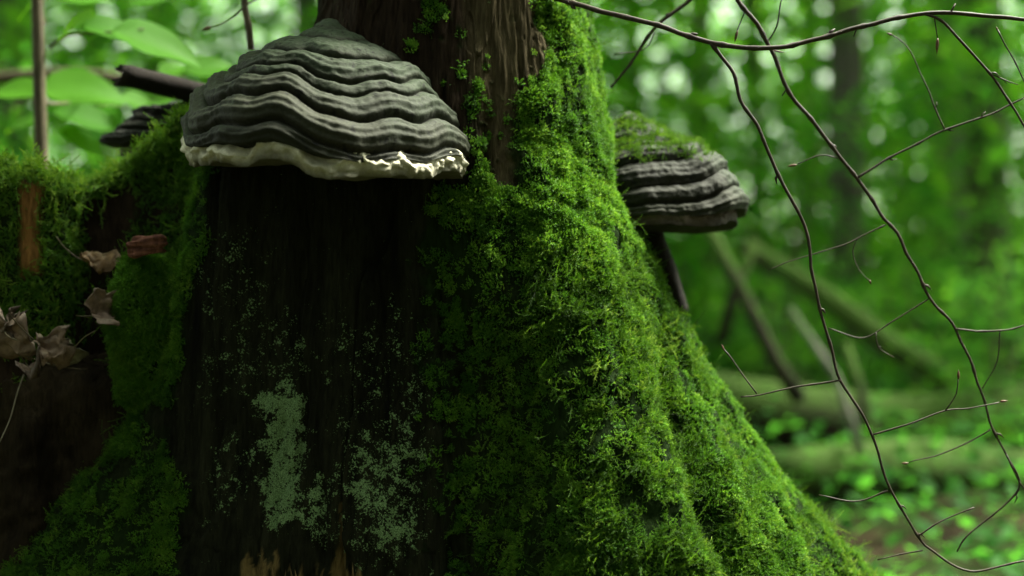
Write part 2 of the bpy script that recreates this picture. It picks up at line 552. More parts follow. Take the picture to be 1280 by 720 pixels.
def trunk_masks(px, py, P, front):
    """moss cover 0..1, kind (0 fine, 1 feathery), lichen"""
    nz = fbm(P, 22, 4, 31) * 26 + fbm(P, 90, 3, 37) * 12
    main = poly_sd(px, py, [(684, -300), (1500, -300), (1500, 1300), (560, 1300), (545, 700), (530, 560), (522, 400), (528, 330), (548, 235), (585, 240), (592, 100), (604, 100), (612, 190), (628, 235), (640, 225), (628, 160), (650, 118), (682, 100), (690, 60), (672, 20)])
    upl = poly_sd(px, py, [(430, -40), (580, -40), (590, 120), (560, 110), (510, 60)])
    ridge = poly_sd(px, py, [(236, 150), (266, 165), (258, 300), (240, 400), (222, 505), (204, 510), (150, 405), (150, 150)])
    root = poly_sd(px, py, [(90, 395), (222, 395), (196, 480), (206, 560), (222, 640), (230, 760), (235, 1300), (-900, 1300), (-900, 600), (0, 600)])
    m_main = smooth(main + nz, -6, 10)
    dark = smooth(poly_sd(px, py, [(500, 380), (640, 330), (690, 430), (690, 800), (500, 800)]) + nz, -15, 30)
    fade = smooth(-px, -650, -530)
    m_main = m_main * (1 - (0.4 + 0.5 * fade) * dark * smooth(-fbm(P, 48, 4, 5), -.12 - .2 * fade, .02))
    m_ridge = smooth(ridge + nz * 0.4, -4, 6)
    m_root = smooth(root + nz, -6, 10) * (0.35 + 0.6 * smooth(fbm(P, 18, 3, 33) + (py - 520) / 300, -.1, .25))
    m_upl = smooth(upl + nz, -6, 10) * smooth(fbm(P, 35, 3, 39), .12, .3)
    m_dot = 0.6 * smooth(fbm(P, 150, 2, 92), .38, .5) * smooth(main + 20 * fbm(P, 30, 2, 93), -45, -5)
    m = np.maximum.reduce([m_main, m_ridge, m_root, m_upl, m_dot])
    back = smooth(fbm(P, 9, 4, 8), -0.15, 0.1)
    m = np.where(front, m, back)
    feather = smooth(poly_sd(px, py, [(640, 330), (760, 300), (840, 380), (880, 500), (930, 620), (980, 740), (980, 1000), (560, 1000), (620, 420)]) + nz * 2, -30, 30)
    feather = np.maximum(feather, smooth(poly_sd(px, py, [(985, 560), (1200, 640), (1200, 1000), (1060, 900), (1000, 660)]) + nz, -10, 10))
    feather = np.maximum(feather, 0.5 * (m_root > 0.3))
    feather = np.maximum(feather, 0.4 * (m_ridge > 0.3))
    return m, feather


def surf_disp(th, z):
    """radius with all relief"""
    th = np.asarray(th, float); z = np.asarray(z, float)
    r = r_base(th, z)
    a = np.radians(th)
    P = np.stack([AX + r * np.cos(a), AY + r * np.sin(a), z], -1)
    px, py = to_px(P)
    front = (np.sin(a) < 0.25)
    m, fe = trunk_masks(px, py, P, front)
    d = 0.023 * fbm(P, 8, 3, 1, (1, 1, 0.45)) * smooth(-z, -0.9, -0.35) - 0.012 * (np.cos(a) > 0) * np.cos(a)
    grain = fbm(P, 55, 4, 2, (1, 1, 0.10))
    d += (1 - m * 0.8) * (0.0065 * grain + 0.0030 * np.abs(fbm(P, 28, 3, 4, (1, 1, 0.12))))
    # deep cracks in the bare wood
    cr = fbm(P, 20, 3, 6, (1, 1, 0.10))
    d -= (1 - m) * 0.009 * np.exp(-(cr / 0.05) ** 2) * (0.3 + 0.7 * smooth(-z, -.80, -.66))
    d += (1 - m) * 0.0035 * fbm(P, 130, 3, 7, (1, 1, 0.12))
    d += (1 - m) * 0.006 * np.round(2.5 * fbm(P, 24, 3, 9, (1, 1, 0.16))) / 2.5
    # moss cushions
    lump = fbm(P, 26, 4, 11)
    ridg = 1 - np.abs(fbm(P, 15, 3, 13, (1, 1, 0.6))) * 2
    d += m * (1 - .6 * smooth(-px, -690, -560)) * (0.001 + 0.013 * lump + 0.008 * ridg * smooth(-z, -0.9, -0.5) + 0.004 * fbm(P, 70, 2, 14))
    # furrow between the middle ridge and the right hand root
    thc = -27 - 6 * smooth(-z, -0.5, -0.2) + 4 * np.sin(z * 14)
    fur = np.exp(-((th - thc) / 5.5) ** 2) * smooth(-z, -0.56, -0.40)
    d -= 0.040 * fur
    thc2 = -12 + 3 * np.sin(z * 19 + 1)
    d -= 0.018 * np.exp(-((th - thc2) / 3.5) ** 2) * smooth(-z, -0.44, -0.30)
    d -= 0.034 * np.exp(-((th + 75 + 4 * np.sin(z * 13)) / 8.0) ** 2) * smooth(-z, -0.56, -0.42)
    # edge where the bare wood is sunk behind the moss at its right
    thc3 = -92 + 8 * smooth(-z, -0.6, -0.3) + 3 * np.sin(z * 17)
    d -= 0.020 * np.exp(-((th - thc3) / 6.0) ** 2) * smooth(-z, -0.62, -0.48)
    return r + d, m, fe


tf = np.concatenate([np.linspace(-178, 25, 780), np.linspace(26, 181.5, 150)])
zf = np.concatenate([np.linspace(-0.05, 0.14, 50), np.linspace(0.142, 0.94, 460), np.linspace(0.96, 3.4, 90)])
TT, ZZ = np.meshgrid(tf, zf, indexing='ij')
th_, z_ = TT.ravel(), ZZ.ravel()
rr, mm, ff = surf_disp(np.where(th_ > 180, th_ - 360, th_), z_)
# broken top
top = 3.1 + 0.25 * fbm(np.stack([np.cos(np.radians(th_)), np.sin(np.radians(th_)), 0 * th_], -1), 3, 3, 5)
zt = np.minimum(z_, top)
a_ = np.radians(th_)
TV = np.stack([AX + rr * np.cos(a_), AY + rr * np.sin(a_), zt], -1)
TFc = grid_faces(len(tf), len(zf), wrap=True)
px, py = to_px(TV)
# pigment
wn1 = fbm(TV, 70, 4, 41, (1, 1, 0.08))
wn2 = fbm(TV, 14, 3, 42, (1, 1, 0.3))
base = np.array([0.0110, 0.0120, 0.0065])[None] * (1 + 0.9 * wn1 + 0.6 * wn2).clip(.15, 3)[:, None]
brown = np.array([0.062, 0.050, 0.028])[None] * (1 + 0.5 * wn1)[:, None]
red = np.array([0.022, 0.015, 0.010])[None] * (1 + 0.5 * wn1)[:, None]
w_b = smooth(poly_sd(px, py, [(560, -200), (690, -200), (690, 120), (640, 240), (615, 260), (590, 130), (565, 20)]) + 10 * wn2, -12, 14)[:, None]
w_r = smooth(poly_sd(px, py, [(400, -200), (572, -200), (590, 90), (590, 200), (480, 120), (400, 30)]) + 10 * wn2, -12, 14)[:, None]
colr = base * (1 - w_b) + brown * w_b
colr = colr * (1 - w_r) + red * w_r
och = smooth(poly_sd(px, py, [(300, 700), (350, 684), (372, 696), (395, 675), (440, 695), (470, 720), (470, 900), (280, 900)]) + 120 * wn1 - 30, -4, 8)[:, None] * .4
colr = colr * (1 - och) + np.array([0.22, 0.15, 0.055])[None] * (1 + 0.7 * wn1)[:, None].clip(0.2, 2) * och
# lichen crust: pale green, in patches with grainy edges
ln = fbm(TV, 150, 3, 51) * 14 + fbm(TV, 38, 3, 52) * 26 - 3
li = np.zeros(len(TV))
for pol, s, th0 in (([(345, 505), (354, 495), (370, 505), (377, 560), (376, 640), (348, 645), (342, 600)], 1.05, 6),
                    ([(334, 400), (352, 395), (380, 430), (374, 510), (345, 510), (336, 450)], 0.45, 0),
                    ([(388, 612), (400, 600), (408, 660), (398, 676), (386, 650)], 0.8, 2),
                    ([(428, 560), (470, 540), (515, 470), (540, 480), (535, 700), (470, 712), (430, 690)], 0.5, -9),
                    ([(420, 570), (440, 545), (520, 545), (530, 690), (450, 700)], 0.66, -14),
                    ([(262, 560), (300, 545), (322, 590), (300, 645), (262, 640)], 0.45, -12),
                    ([(405, 430), (470, 420), (480, 490), (420, 520)], 0.25, -8),
                    ([(255, 290), (330, 270), (350, 470), (250, 500)], 0.36, -8), ([(390, 400), (500, 380), (530, 480), (420, 560)], .36, -8)):
    li = np.maximum(li, s * smooth(poly_sd(px, py, pol) + ln + th0 * .4, -40, 18))
li = li * (np.sin(a_) < 0.2)
TV2 = TV + np.stack([np.cos(a_), np.sin(a_), 0 * a_], -1) * (li * (0.0010 + 0.0012 * fbm(TV, 300, 2, 56)))[:, None]
under = np.array([0.009, 0.020, 0.004])
colr = colr * (1 - mm[:, None] * .97) + under[None] * (mm[:, None] * .97)
colr = np.clip(colr, 0.004, 0.8)
tree = thing("dead_tree", "thick dead trunk with flaring roots, bright green moss on its right, bare dark wood left", "tree", (AX, AY, 0))
part("trunk", make_mesh("trunk", TV2, TFc, attrs={"col": ('FLOAT_COLOR', np.hstack([colr, np.ones((len(colr), 1))])), "lichen": ('FLOAT', li)}), M_TRUNK, tree)
# closing lid of the broken top
lidp = np.array([TV2[i * len(zf) + len(zf) - 1] for i in range(len(tf))])
cv = np.vstack([lidp, lidp.mean(0) - np.array([0, 0, 0.05])])
part("broken_top", mesh_py("broken_top", cv, [(i, (i + 1) % len(tf), len(tf)) for i in range(len(tf))]), M_STEM, tree)


# ------------------------------------------------------------------ moss: many little shoots, drawn from a few tufts
def shoot(base, dirv, length, nleaf, lw, ll, curl=0.0, seed=0, droop=0.0):
    """one moss shoot: stem with small leaves all round; returns triangles (k,3,3) and tip values (k,3)"""
    r = np.random.default_rng(seed)
    T, tips = [], []
    d = np.array(dirv, float); d /= np.linalg.norm(d)
    side = np.cross(d, [0.3, 0.5, 0.8]); side /= np.linalg.norm(side)
    pts = [np.array(base, float)]
    for i in range(nleaf):
        d = d + side * curl / nleaf + np.array([0, 0, -droop / nleaf])
        d /= np.linalg.norm(d)
        pts.append(pts[-1] + d * length / nleaf)
    pts = np.array(pts)
    u = np.cross(d, side)
    T.append([pts[0] - side * lw * .3, pts[0] + side * lw * .3, pts[-1]]); tips.append([0, 0, 1])
    T.append([pts[0] - u * lw * .3, pts[0] + u * lw * .3, pts[-1]]); tips.append([0, 0, 1])
    for i in range(1, nleaf + 1):
        a = i * 2.4 + r.uniform(-.4, .4)
        q = (i / nleaf)
        di = pts[i] - pts[i - 1]; di /= np.linalg.norm(di) + 1e-12
        s1 = np.cross(di, [0.1, 0.9, 0.3]); s1 /= np.linalg.norm(s1)
        s2 = np.cross(di, s1)
        rad = s1 * math.cos(a) + s2 * math.sin(a)
        tan = np.cross(rad, di)
        out = rad * 0.75 + di * (0.55 + 0.5 * q)
        L = ll * (1.0 - 0.35 * q) * r.uniform(.8, 1.2)
        b0 = pts[i - 1] - tan * lw * .5; b1 = pts[i - 1] + tan * lw * .5
        T.append([b0, b1, pts[i - 1] + out * L]); tips.append([q * .6, q * .6, q * .6 + .4])
    return np.array(T), np.array(tips)


def frond(base, dirv, length, pairs, bl, seed=0, droop=0.6):
    """feather moss frond: arching stem with side branches in one plane"""
    r = np.random.default_rng(seed)
    T, tips = [], []
    d = np.array(dirv, float); d /= np.linalg.norm(d)
    az = r.uniform(0, 6.28)
    pl = np.cross(d, [math.cos(az), math.sin(az), .2]); pl /= np.linalg.norm(pl)
    pts = [np.array(base, float)]
    n_ = pairs
    bend = np.array([math.cos(az), math.sin(az), -0.2]) * droop
    for i in range(n_):
        d = d + bend / n_ + r.normal(0, .05, 3)
        d /= np.linalg.norm(d)
        pts.append(pts[-1] + d * length / n_)
    w = 0.00048
    for i in range(n_):
        q = (i + 1) / n_
        p = pts[i]; e = pts[i + 1]
        dd = e - p; dd /= np.linalg.norm(dd)
        up = np.cross(pl, dd)
        T.append([p - pl * w, p + pl * w, e]); tips.append([q * .5] * 3)
        T.append([p - up * w, p + up * w, e]); tips.append([q * .5] * 3)
        for sg in (-1, 1):
            if r.uniform() < .15: continue
            L = bl * (0.35 + 1.0 * math.sin(min(1, q * 1.05) * math.pi) ** .8) * r.uniform(.4, 1.25)
            o_ = pl * sg * r.uniform(.4, .9) + dd * r.uniform(.5, .9) + up * r.normal(0, .55)
            o_ /= np.linalg.norm(o_)
            tip = p + o_ * L
            ww = w * .75
            sd = np.cross(o_, [r.normal(), r.normal(), r.normal()]); sd /= np.linalg.norm(sd)
            T.append([p - sd * ww, p + sd * ww, tip]); tips.append([q * .4, q * .4, q * .5 + .4])
            for fr in (.3, .6):
                m0 = p + o_ * L * fr
                v_ = np.cross(o_, sd) * r.choice([-1, 1]) + sd * r.normal(0, .6)
                T.append([m0 - o_ * ww, m0 + o_ * ww, m0 + (v_ * .7 + o_ * .8) * L * .3]); tips.append([q * .4, q * .4, q * .5 + .3])
    return np.array(T), np.array(tips)


def tuft(kind, seed):
    r = np.random.default_rng(seed)
    Ts, Vs = [], []
    if kind == 'fine':
        for i in range(16):
            a = r.uniform(0, 6.28); q = math.sqrt(r.uniform(0, 1)) * 0.0052
            t, v = shoot((q * math.cos(a), q * math.sin(a), -0.001), (0.45 * math.cos(a) * q / .005 + r.normal(0, .25), 0.45 * math.sin(a) * q / .005 + r.normal(0, .25), 1), r.uniform(.0035, .0068), 9, .0009, .0023, r.normal(0, .5), seed * 100 + i)
            Ts.append(t); Vs.append(v)
    elif kind == 'curl':                       # a few longer, hooked shoots
        for i in range(6):
            a = r.uniform(0, 6.28); q = r.uniform(0, .004)
            t, v = shoot((q * math.cos(a), q * math.sin(a), -0.001), (math.cos(a) * .5, math.sin(a) * .5, 1), r.uniform(.007, .013), 14, .0008, .0020, r.choice([-1, 1]) * r.uniform(1.2, 2.4), seed * 100 + i, .3)
            Ts.append(t); Vs.append(v)
    elif kind == 'feather':
        for i in range(7):
            a = r.uniform(0, 6.28); q = r.uniform(0, .006)
            t, v = frond((q * math.cos(a), q * math.sin(a), -0.001), (math.cos(a) * .8, math.sin(a) * .8, .75), r.uniform(.009, .020), 11, .0030, seed * 100 + i, r.uniform(.5, 2.2))
            Ts.append(t); Vs.append(v)
    elif kind == 'strand':                     # long hanging frond, grows along local +Z
        t, v = frond((0, 0, 0), (0.25, 0, 1), r.uniform(.028, .040), 18, .0040, seed, 1.0)
        Ts.append(t); Vs.append(v)
    return np.concatenate(Ts), np.concatenate(Vs)


TUFTS = {'fine': [tuft('fine', s) for s in (1, 2, 3)], 'curl': [tuft('curl', s) for s in (4, 5)],
         'feather': [tuft('feather', s) for s in (6, 7, 8)], 'strand': [tuft('strand', s) for s in (9, 10)]}


def moss_nodes(nk):
    ng = bpy.data.node_groups.new("moss_growth", 'GeometryNodeTree')
    ng.interface.new_socket(name="Geometry", in_out='INPUT', socket_type='NodeSocketGeometry')
    ng.interface.new_socket(name="Geometry", in_out='OUTPUT', socket_type='NodeSocketGeometry')
    nd, lk = ng.nodes, ng.links
    gi = nd.new('NodeGroupInput'); go = nd.new('NodeGroupOutput')

    def named(nm, ty):
        a = nd.new('GeometryNodeInputNamedAttribute'); a.data_type = ty
        a.inputs["Name"].default_value = nm
        return a.outputs["Attribute"]

    def eq(sock, v):
        c = nd.new('FunctionNodeCompare'); c.data_type = 'INT'; c.operation = 'EQUAL'
        lk.new(sock, c.inputs[2]); c.inputs[3].default_value = v
        return c.outputs[0]
    role = named("role", 'INT')
    rot = named("rot", 'FLOAT_VECTOR')
    scl = named("scl", 'FLOAT')
    sepp = nd.new('GeometryNodeSeparateGeometry'); sepp.domain = 'POINT'
    lk.new(gi.outputs[0], sepp.inputs[0]); lk.new(eq(role, 0), sepp.inputs[1])
    kind = named("variant", 'INT')
    jn = nd.new('GeometryNodeJoinGeometry')
    for q in range(nk):
        s = nd.new('GeometryNodeSeparateGeometry'); s.domain = 'POINT'
        lk.new(gi.outputs[0], s.inputs[0]); lk.new(eq(role, q + 1), s.inputs[1])
        ip = nd.new('GeometryNodeInstanceOnPoints')
        lk.new(sepp.outputs[0], ip.inputs["Points"])
        lk.new(eq(kind, q + 1), ip.inputs["Selection"])
        lk.new(s.outputs[0], ip.inputs["Instance"])
        er = nd.new('FunctionNodeEulerToRotation')
        lk.new(rot, er.inputs[0]); lk.new(er.outputs[0], ip.inputs["Rotation"])
        lk.new(scl, ip.inputs["Scale"])
        lk.new(ip.outputs[0], jn.inputs[0])
    lk.new(jn.outputs[0], go.inputs[0])
    return ng


_NG = {}


def moss_object(name, kinds, P, D, variant, scl, tint, mat, parent, label=None):
    """P positions, D growth directions, variant 0..k-1 among the tufts of KINDS"""
    tl = [t for kk in kinds for t in TUFTS[kk]]
    nP = len(P)
    Z = D / (np.linalg.norm(D, axis=1)[:, None] + 1e-12)
    sp = rng.uniform(0, 2 * math.pi, nP)
    ref = np.stack([np.cos(sp), np.sin(sp), 0.3 * np.cos(sp * 3)], -1)
    X = np.cross(ref, Z); X /= np.linalg.norm(X, axis=1)[:, None] + 1e-12
    Y = np.cross(Z, X)
    # XYZ euler from matrix with columns X, Y, Z
    ey = np.arcsin(np.clip(-X[:, 2], -1, 1))
    ex = np.arctan2(Y[:, 2], Z[:, 2])
    ez = np.arctan2(X[:, 1], X[:, 0])
    rot = np.stack([ex, ey, ez], -1)
    V, Fc, role, tip, o_ = [P], [], [np.zeros(nP, int)], [np.zeros(nP)], nP
    for q, (T, tv_) in enumerate(tl):
        k_ = len(T)
        V.append(T.reshape(-1, 3)); Fc.append(np.arange(k_ * 3).reshape(-1, 3) + o_)
        role.append(np.full(k_ * 3, q + 1)); tip.append(tv_.ravel()); o_ += k_ * 3
    V = np.vstack(V); n_ = len(V)
    ex_ = n_ - nP
    me = make_mesh(name, V, np.vstack(Fc), False, {
        "role": ('INT', np.concatenate(role)), "tip": ('FLOAT', np.concatenate(tip)),
        "rot": ('FLOAT_VECTOR', np.vstack([rot, np.zeros((ex_, 3))])),
        "scl": ('FLOAT', np.concatenate([scl, np.ones(ex_)])),
        "variant": ('INT', np.concatenate([variant + 1, np.zeros(ex_, int)])),
        "tint": ('FLOAT', np.concatenate([tint, np.zeros(ex_)]))})
    me.materials.append(mat)
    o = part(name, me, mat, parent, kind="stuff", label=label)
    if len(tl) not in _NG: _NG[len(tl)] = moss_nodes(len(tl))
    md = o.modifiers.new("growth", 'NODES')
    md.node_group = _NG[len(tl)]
    return o


def face_points(V, Fq, dens_v, area_density):
    """random points on quads, density per m2 = area_density * dens_v"""
    A, B, C_, D_ = (V[Fq[:, i]] for i in range(4))
    nrm = np.cross(C_ - A, D_ - B)
    area = 0.5 * np.linalg.norm(nrm, axis=1)
    nrm = nrm / (2 * area[:, None] + 1e-15)
    w = dens_v[Fq].mean(1) * area * area_density
    cnt = np.floor(w + rng.uniform(0, 1, len(w))).astype(int)
    idx = np.repeat(np.arange(len(Fq)), cnt)
    u, v = rng.uniform(0, 1, len(idx)), rng.uniform(0, 1, len(idx))
    P = (A[idx] * ((1 - u) * (1 - v))[:, None] + B[idx] * (u * (1 - v))[:, None] + C_[idx] * (u * v)[:, None] + D_[idx] * ((1 - u) * v)[:, None])
    return P, nrm[idx], idx


# the trunk's face normals point outwards?
fn = np.cross(TV[TFc[:, 2]] - TV[TFc[:, 0]], TV[TFc[:, 3]] - TV[TFc[:, 1]])
fc = TV[TFc].mean(1)
flip = np.sum(fn[:, :2] * (fc[:, :2] - np.array([AX, AY])), 1).mean() < 0
Fm = TFc[:, ::-1] if flip else TFc
keep = (fc[:, 2] < 1.3)
Fm = Fm[keep]
facing = np.where((np.sin(a_) < 0.45), 1.0, 0.12) * np.where(TV[:, 2] > 1.0, 0.3, 1.0) * np.where(TV[:, 2] < 0.15, 0.3, 1.0)
# fine carpet
gaps = 0.16 + 0.84 * smooth(fbm(TV, 42, 3, 68, (1, 1, .45)) + .6 * fbm(TV, 14, 2, 69, (1, 1, .5)), -.20, .06)
shade_zone = smooth(poly_sd(px, py, [(480, 260), (560, 240), (640, 330), (690, 430), (700, 820), (480, 820)]), -25, 35)
gaps = gaps * (1 - .62 * shade_zone)          # the mat thins out towards the bare wood
Pm, Nm, im = face_points(TV2, Fm, smooth(mm, 0.25, 0.8) * (1 - 0.55 * ff) * facing * gaps, 85000)
up = np.array([0, 0, 1.0])
Dm = Nm + 0.25 * up + rng.normal(0, 0.22, Pm.shape)
tint = 0.40 + 0.40 * fbm(Pm, 11, 3, 61) + 0.35 * fbm(Pm, 60, 3, 62) + rng.normal(0, .14, len(Pm))
var = rng.integers(0, 3, len(Pm))
var = np.where(rng.uniform(0, 1, len(Pm)) < 0.10, rng.integers(3, 5, len(Pm)), var)
sc_ = rng.uniform(.65, 1.15, len(Pm)) * (1 + 0.35 * fbm(Pm, 20, 2, 63))
moss_object("moss_carpet", ['fine', 'curl'], Pm, Dm, var, sc_, tint, M_MOSS_FINE, tree)
print("fine moss", len(Pm))
# feathery moss
Pf, Nf, _ = face_points(TV2, Fm, smooth(mm, 0.25, 0.8) * (0.10 + 0.9 * ff) * facing * gaps, 30000)
Df = Nf * 0.9 + np.array([0.1, 0, -0.35]) + rng.normal(0, 0.35, Pf.shape)
tint = 0.42 + 0.35 * fbm(Pf, 13, 3, 65) + 0.3 * fbm(Pf, 50, 2, 66) + rng.normal(0, .16, len(Pf))
var = np.where(rng.uniform(0, 1, len(Pf)) < 0.12, rng.integers(3, 5, len(Pf)), rng.integers(0, 3, len(Pf)))
moss_object("feather_moss", ['feather', 'strand'], Pf, Df, var, rng.uniform(.5, 1.1, len(Pf)), tint, M_MOSS_FEATHER, tree)
print("feather moss", len(Pf))

# ------------------------------------------------------------------ the hollow left part of the stump: a curved broken shell
def wall_band(path, tops, thick, zbot, nz, seed, amp=0.012):
    """path: plan points (front line), tops: heights along it; a slab with a rounded broken top"""
    p = resample(np.hstack([np.array(path, float), np.array(tops, float)[:, None]]), 0.004)
    xy, tp = p[:, :2], p[:, 2]
    T = np.gradient(xy, axis=0); T /= np.linalg.norm(T, axis=1)[:, None]
    nrm = np.stack([T[:, 1], -T[:, 0]], -1)
    if nrm[:, 1].mean() > 0: nrm = -nrm             # towards the camera
    tp = tp + 0.034 * fbm(np.hstack([xy, 0 * xy[:, :1]]), 30, 3, seed) + 0.012 * fbm(np.hstack([xy, 0 * xy[:, :1]]), 90, 2, seed + 4)
    prof = []
    for q in np.linspace(0, 1, nz): prof.append((0.0, q))
    for q in np.linspace(0, math.pi, 14)[1:-1]: prof.append((q / math.pi, 1 + 0.5 * math.sin(q)))
    for q in np.linspace(1, 0, nz // 2): prof.append((1.0, q))
    prof = np.array(prof)
    off = -(prof[:, 0][None, :]) * thick
    h = np.minimum(prof[:, 1], 1)[None, :] * (tp[:, None] - zbot) + zbot + np.maximum(prof[:, 1] - 1, 0)[None, :] * thick * 0.6
    V = np.stack([xy[:, 0][:, None] + nrm[:, 0][:, None] * off, xy[:, 1][:, None] + nrm[:, 1][:, None] * off, h], -1)
    N3 = np.zeros_like(V)
    sgn = 1 - 2 * prof[:, 0]
    N3[..., 0] = nrm[:, 0][:, None] * sgn[None]; N3[..., 1] = nrm[:, 1][:, None] * sgn[None]; N3[..., 2] = (prof[:, 1] > 1)[None] * 0.8
    s = V.shape
    V = V.reshape(-1, 3); N3 = N3.reshape(-1, 3)
    V = V + N3 * (amp * fbm(V, 16, 4, seed + 1) + 0.006 * fbm(V, 60, 3, seed + 2, (1, 1, .12)))[:, None]
    F = grid_faces(s[0], s[1])
    return V, F, s


def pl(pxv, Y): return ((pxv - 640) * PXS * Y, Y)
def zh(pyv, Y): return CAM_Z - (pyv - 360) * PXS * Y


wp = [(262, 1.69), (225, 1.71), (175, 1.725), (125, 1.72), (92, 1.69), (55, 1.655), (15, 1.645), (-40, 1.65), (-130, 1.68)]
wt = [172, 168, 184, 212, 222, 204, 212, 224, 250]
WV, WF, ws = wall_band([pl(a, y) for a, y in wp], [zh(t + 10, y) for t, (a, y) in zip(wt, wp)], 0.055, 0.05, 150, 71)
wpx, wpy = to_px(WV)
g1 = fbm(WV, 60, 4, 73, (1, 1, .08))
wc = np.array([0.022, 0.015, 0.010])[None] * (1 + .6 * g1)[:, None]
och = smooth(poly_sd(wpx, wpy, [(22, 226), (58, 222), (56, 345), (20, 350)]) + 12 * g1, -6, 6)[:, None]
wc = wc * (1 - och) + np.array([0.22, 0.11, 0.035])[None] * (1 + .6 * g1)[:, None] * och
wm = smooth(poly_sd(wpx, wpy, [(-300, 150), (400, 120), (262, 240), (215, 262), (170, 235), (140, 238), (95, 250), (110, 320), (112, 400), (60, 440), (-300, 430)]) + fbm(WV, 25, 3, 74) * 26, -8, 10) * (1 - och[:, 0])
wm = np.where((wpx > 165) & (wpx < 245) & (wpy < 320), np.maximum(wm, 0.75 * smooth(fbm(WV, 30, 3, 77), -.2, .1)), wm)
wm = np.maximum(wm, 0.25 * smooth(fbm(WV, 30, 3, 78), 0, .25))
wc = wc * (1 - .8 * wm[:, None]) + under[None] * .8 * wm[:, None]
shell = part("broken_shell", make_mesh("broken_shell", WV, WF, attrs={"col": ('FLOAT_COLOR', np.hstack([np.clip(wc, .003, .8), np.ones((len(wc), 1))]))}), M_WOOD, tree, label="low broken wall of the hollow stump, moss along its ragged top")
fnw = np.cross(WV[WF[:, 2]] - WV[WF[:, 0]], WV[WF[:, 3]] - WV[WF[:, 1]])
WFm = WF[:, ::-1] if fnw[:len(WF) // 8, 1].mean() > 0 else WF
wcz = WV[WFm].mean(1)[:, 2]
WFm = WFm[wcz > 0.35]
Pw, Nw, _ = face_points(WV, WFm, wm, 30000)
Dw = Nw * 0.9 + np.array([0, -0.1, 0.15]) + rng.normal(0, .35, Pw.shape)
tint = 0.5 + .25 * fbm(Pw, 20, 3, 75) + rng.normal(0, .12, len(Pw))
moss_object("feather_moss", ['feather', 'strand'], Pw, Dw, np.where(rng.uniform(0, 1, len(Pw)) < .12, rng.integers(3, 5, len(Pw)), rng.integers(0, 3, len(Pw))), rng.uniform(.7, 1.2, len(Pw)) * (1 + .7 * smooth(Pw[:, 2], .64, .70)), tint + .15, M_MOSS_FEATHER, tree)
Pw, Nw, _ = face_points(WV, WFm, wm * .8, 22000)
moss_object("moss_carpet", ['fine', 'curl'], Pw, Nw + rng.normal(0, .25, Pw.shape), np.where(rng.uniform(0, 1, len(Pw)) < .1, rng.integers(3, 5, len(Pw)), rng.integers(0, 3, len(Pw))), rng.uniform(.8, 1.4, len(Pw)), 0.6 + .35 * fbm(Pw, 14, 3, 76), M_MOSS_FINE, tree)
print("shell moss", len(Pw))

# rotten heartwood that fills the hollow below the leaves
def blob(center, half, nu=90, nv=60, seed=0, amp=0.02, power=3.0, stretch=(1, 1, 1), sc=14):
    th = np.linspace(0, 2 * math.pi, nu, endpoint=False)
    ph = np.linspace(-math.pi / 2, math.pi / 2, nv)
    A, B = np.meshgrid(th, ph, indexing='ij')
    D = np.stack([np.cos(A) * np.cos(B), np.sin(A) * np.cos(B), np.sin(B)], -1).reshape(-1, 3)
    rad = (np.abs(D) ** power).sum(1) ** (-1 / power)
    V = D * rad[:, None] * np.array(half)[None] + np.array(center)[None]
    V = V + D * (amp * fbm(V, sc, 4, seed, stretch))[:, None]
    return V, grid_faces(nu, nv, wrap=True)


HV, HF = blob((-0.575, 1.72, 0.215), (0.215, 0.085, 0.265), 200, 170, 81, 0.045, 4.0, (1, 1, .55), 16)
HV = HV + np.array([[.3, -1, 0]]) * (0.014 * fbm(HV, 40, 4, 94, (1, 1, .15)) + .008 * fbm(HV, 90, 3, 95))[:, None]
hz = fbm(HV, 45, 4, 82, (1, 1, .25)) * 1.3
hc = np.array([0.020, 0.015, 0.009])[None] * (1 + .8 * hz)[:, None]
part("rotten_heartwood", make_mesh("rotten_heartwood", HV, HF, attrs={"col": ('FLOAT_COLOR', np.hstack([np.clip(hc, .003, .5), np.ones((len(hc), 1))]))}), M_WOOD, tree)

# mossy lump that fills the corner between the ridge and the broken shell
LV, LF = blob(at(188, 420, 1.665), (0.034, 0.05, 0.088), 120, 100, 83, 0.02, 3.0, (1, 1, .6), 30)
lc = np.tile(under[None], (len(LV), 1)) * (1 + .5 * fbm(LV, 50, 3, 84))[:, None]
part("mossy_lump", make_mesh("mossy_lump", LV, LF, attrs={"col": ('FLOAT_COLOR', np.hstack([np.clip(lc, .003, .5), np.ones((len(lc), 1))]))}), M_WOOD, tree)
ln3 = np.cross(LV[LF[:, 2]] - LV[LF[:, 0]], LV[LF[:, 3]] - LV[LF[:, 1]])
LF2 = LF[:, ::-1] if (ln3 * (LV[LF].mean(1) - LV.mean(0))).sum(1).mean() < 0 else LF
Pl_, Nl_, _ = face_points(LV, LF2, smooth(fbm(LV, 40, 3, 85), -.45, -.1), 60000)
moss_object("moss_carpet", ['fine', 'curl'], Pl_, Nl_ + np.array([0, -.2, .2]) + rng.normal(0, .25, Pl_.shape), np.where(rng.uniform(0, 1, len(Pl_)) < .1, rng.integers(3, 5, len(Pl_)), rng.integers(0, 3, len(Pl_))), rng.uniform(.9, 1.5, len(Pl_)), 0.5 + .35 * fbm(Pl_, 40, 3, 86), M_MOSS_FINE, tree)

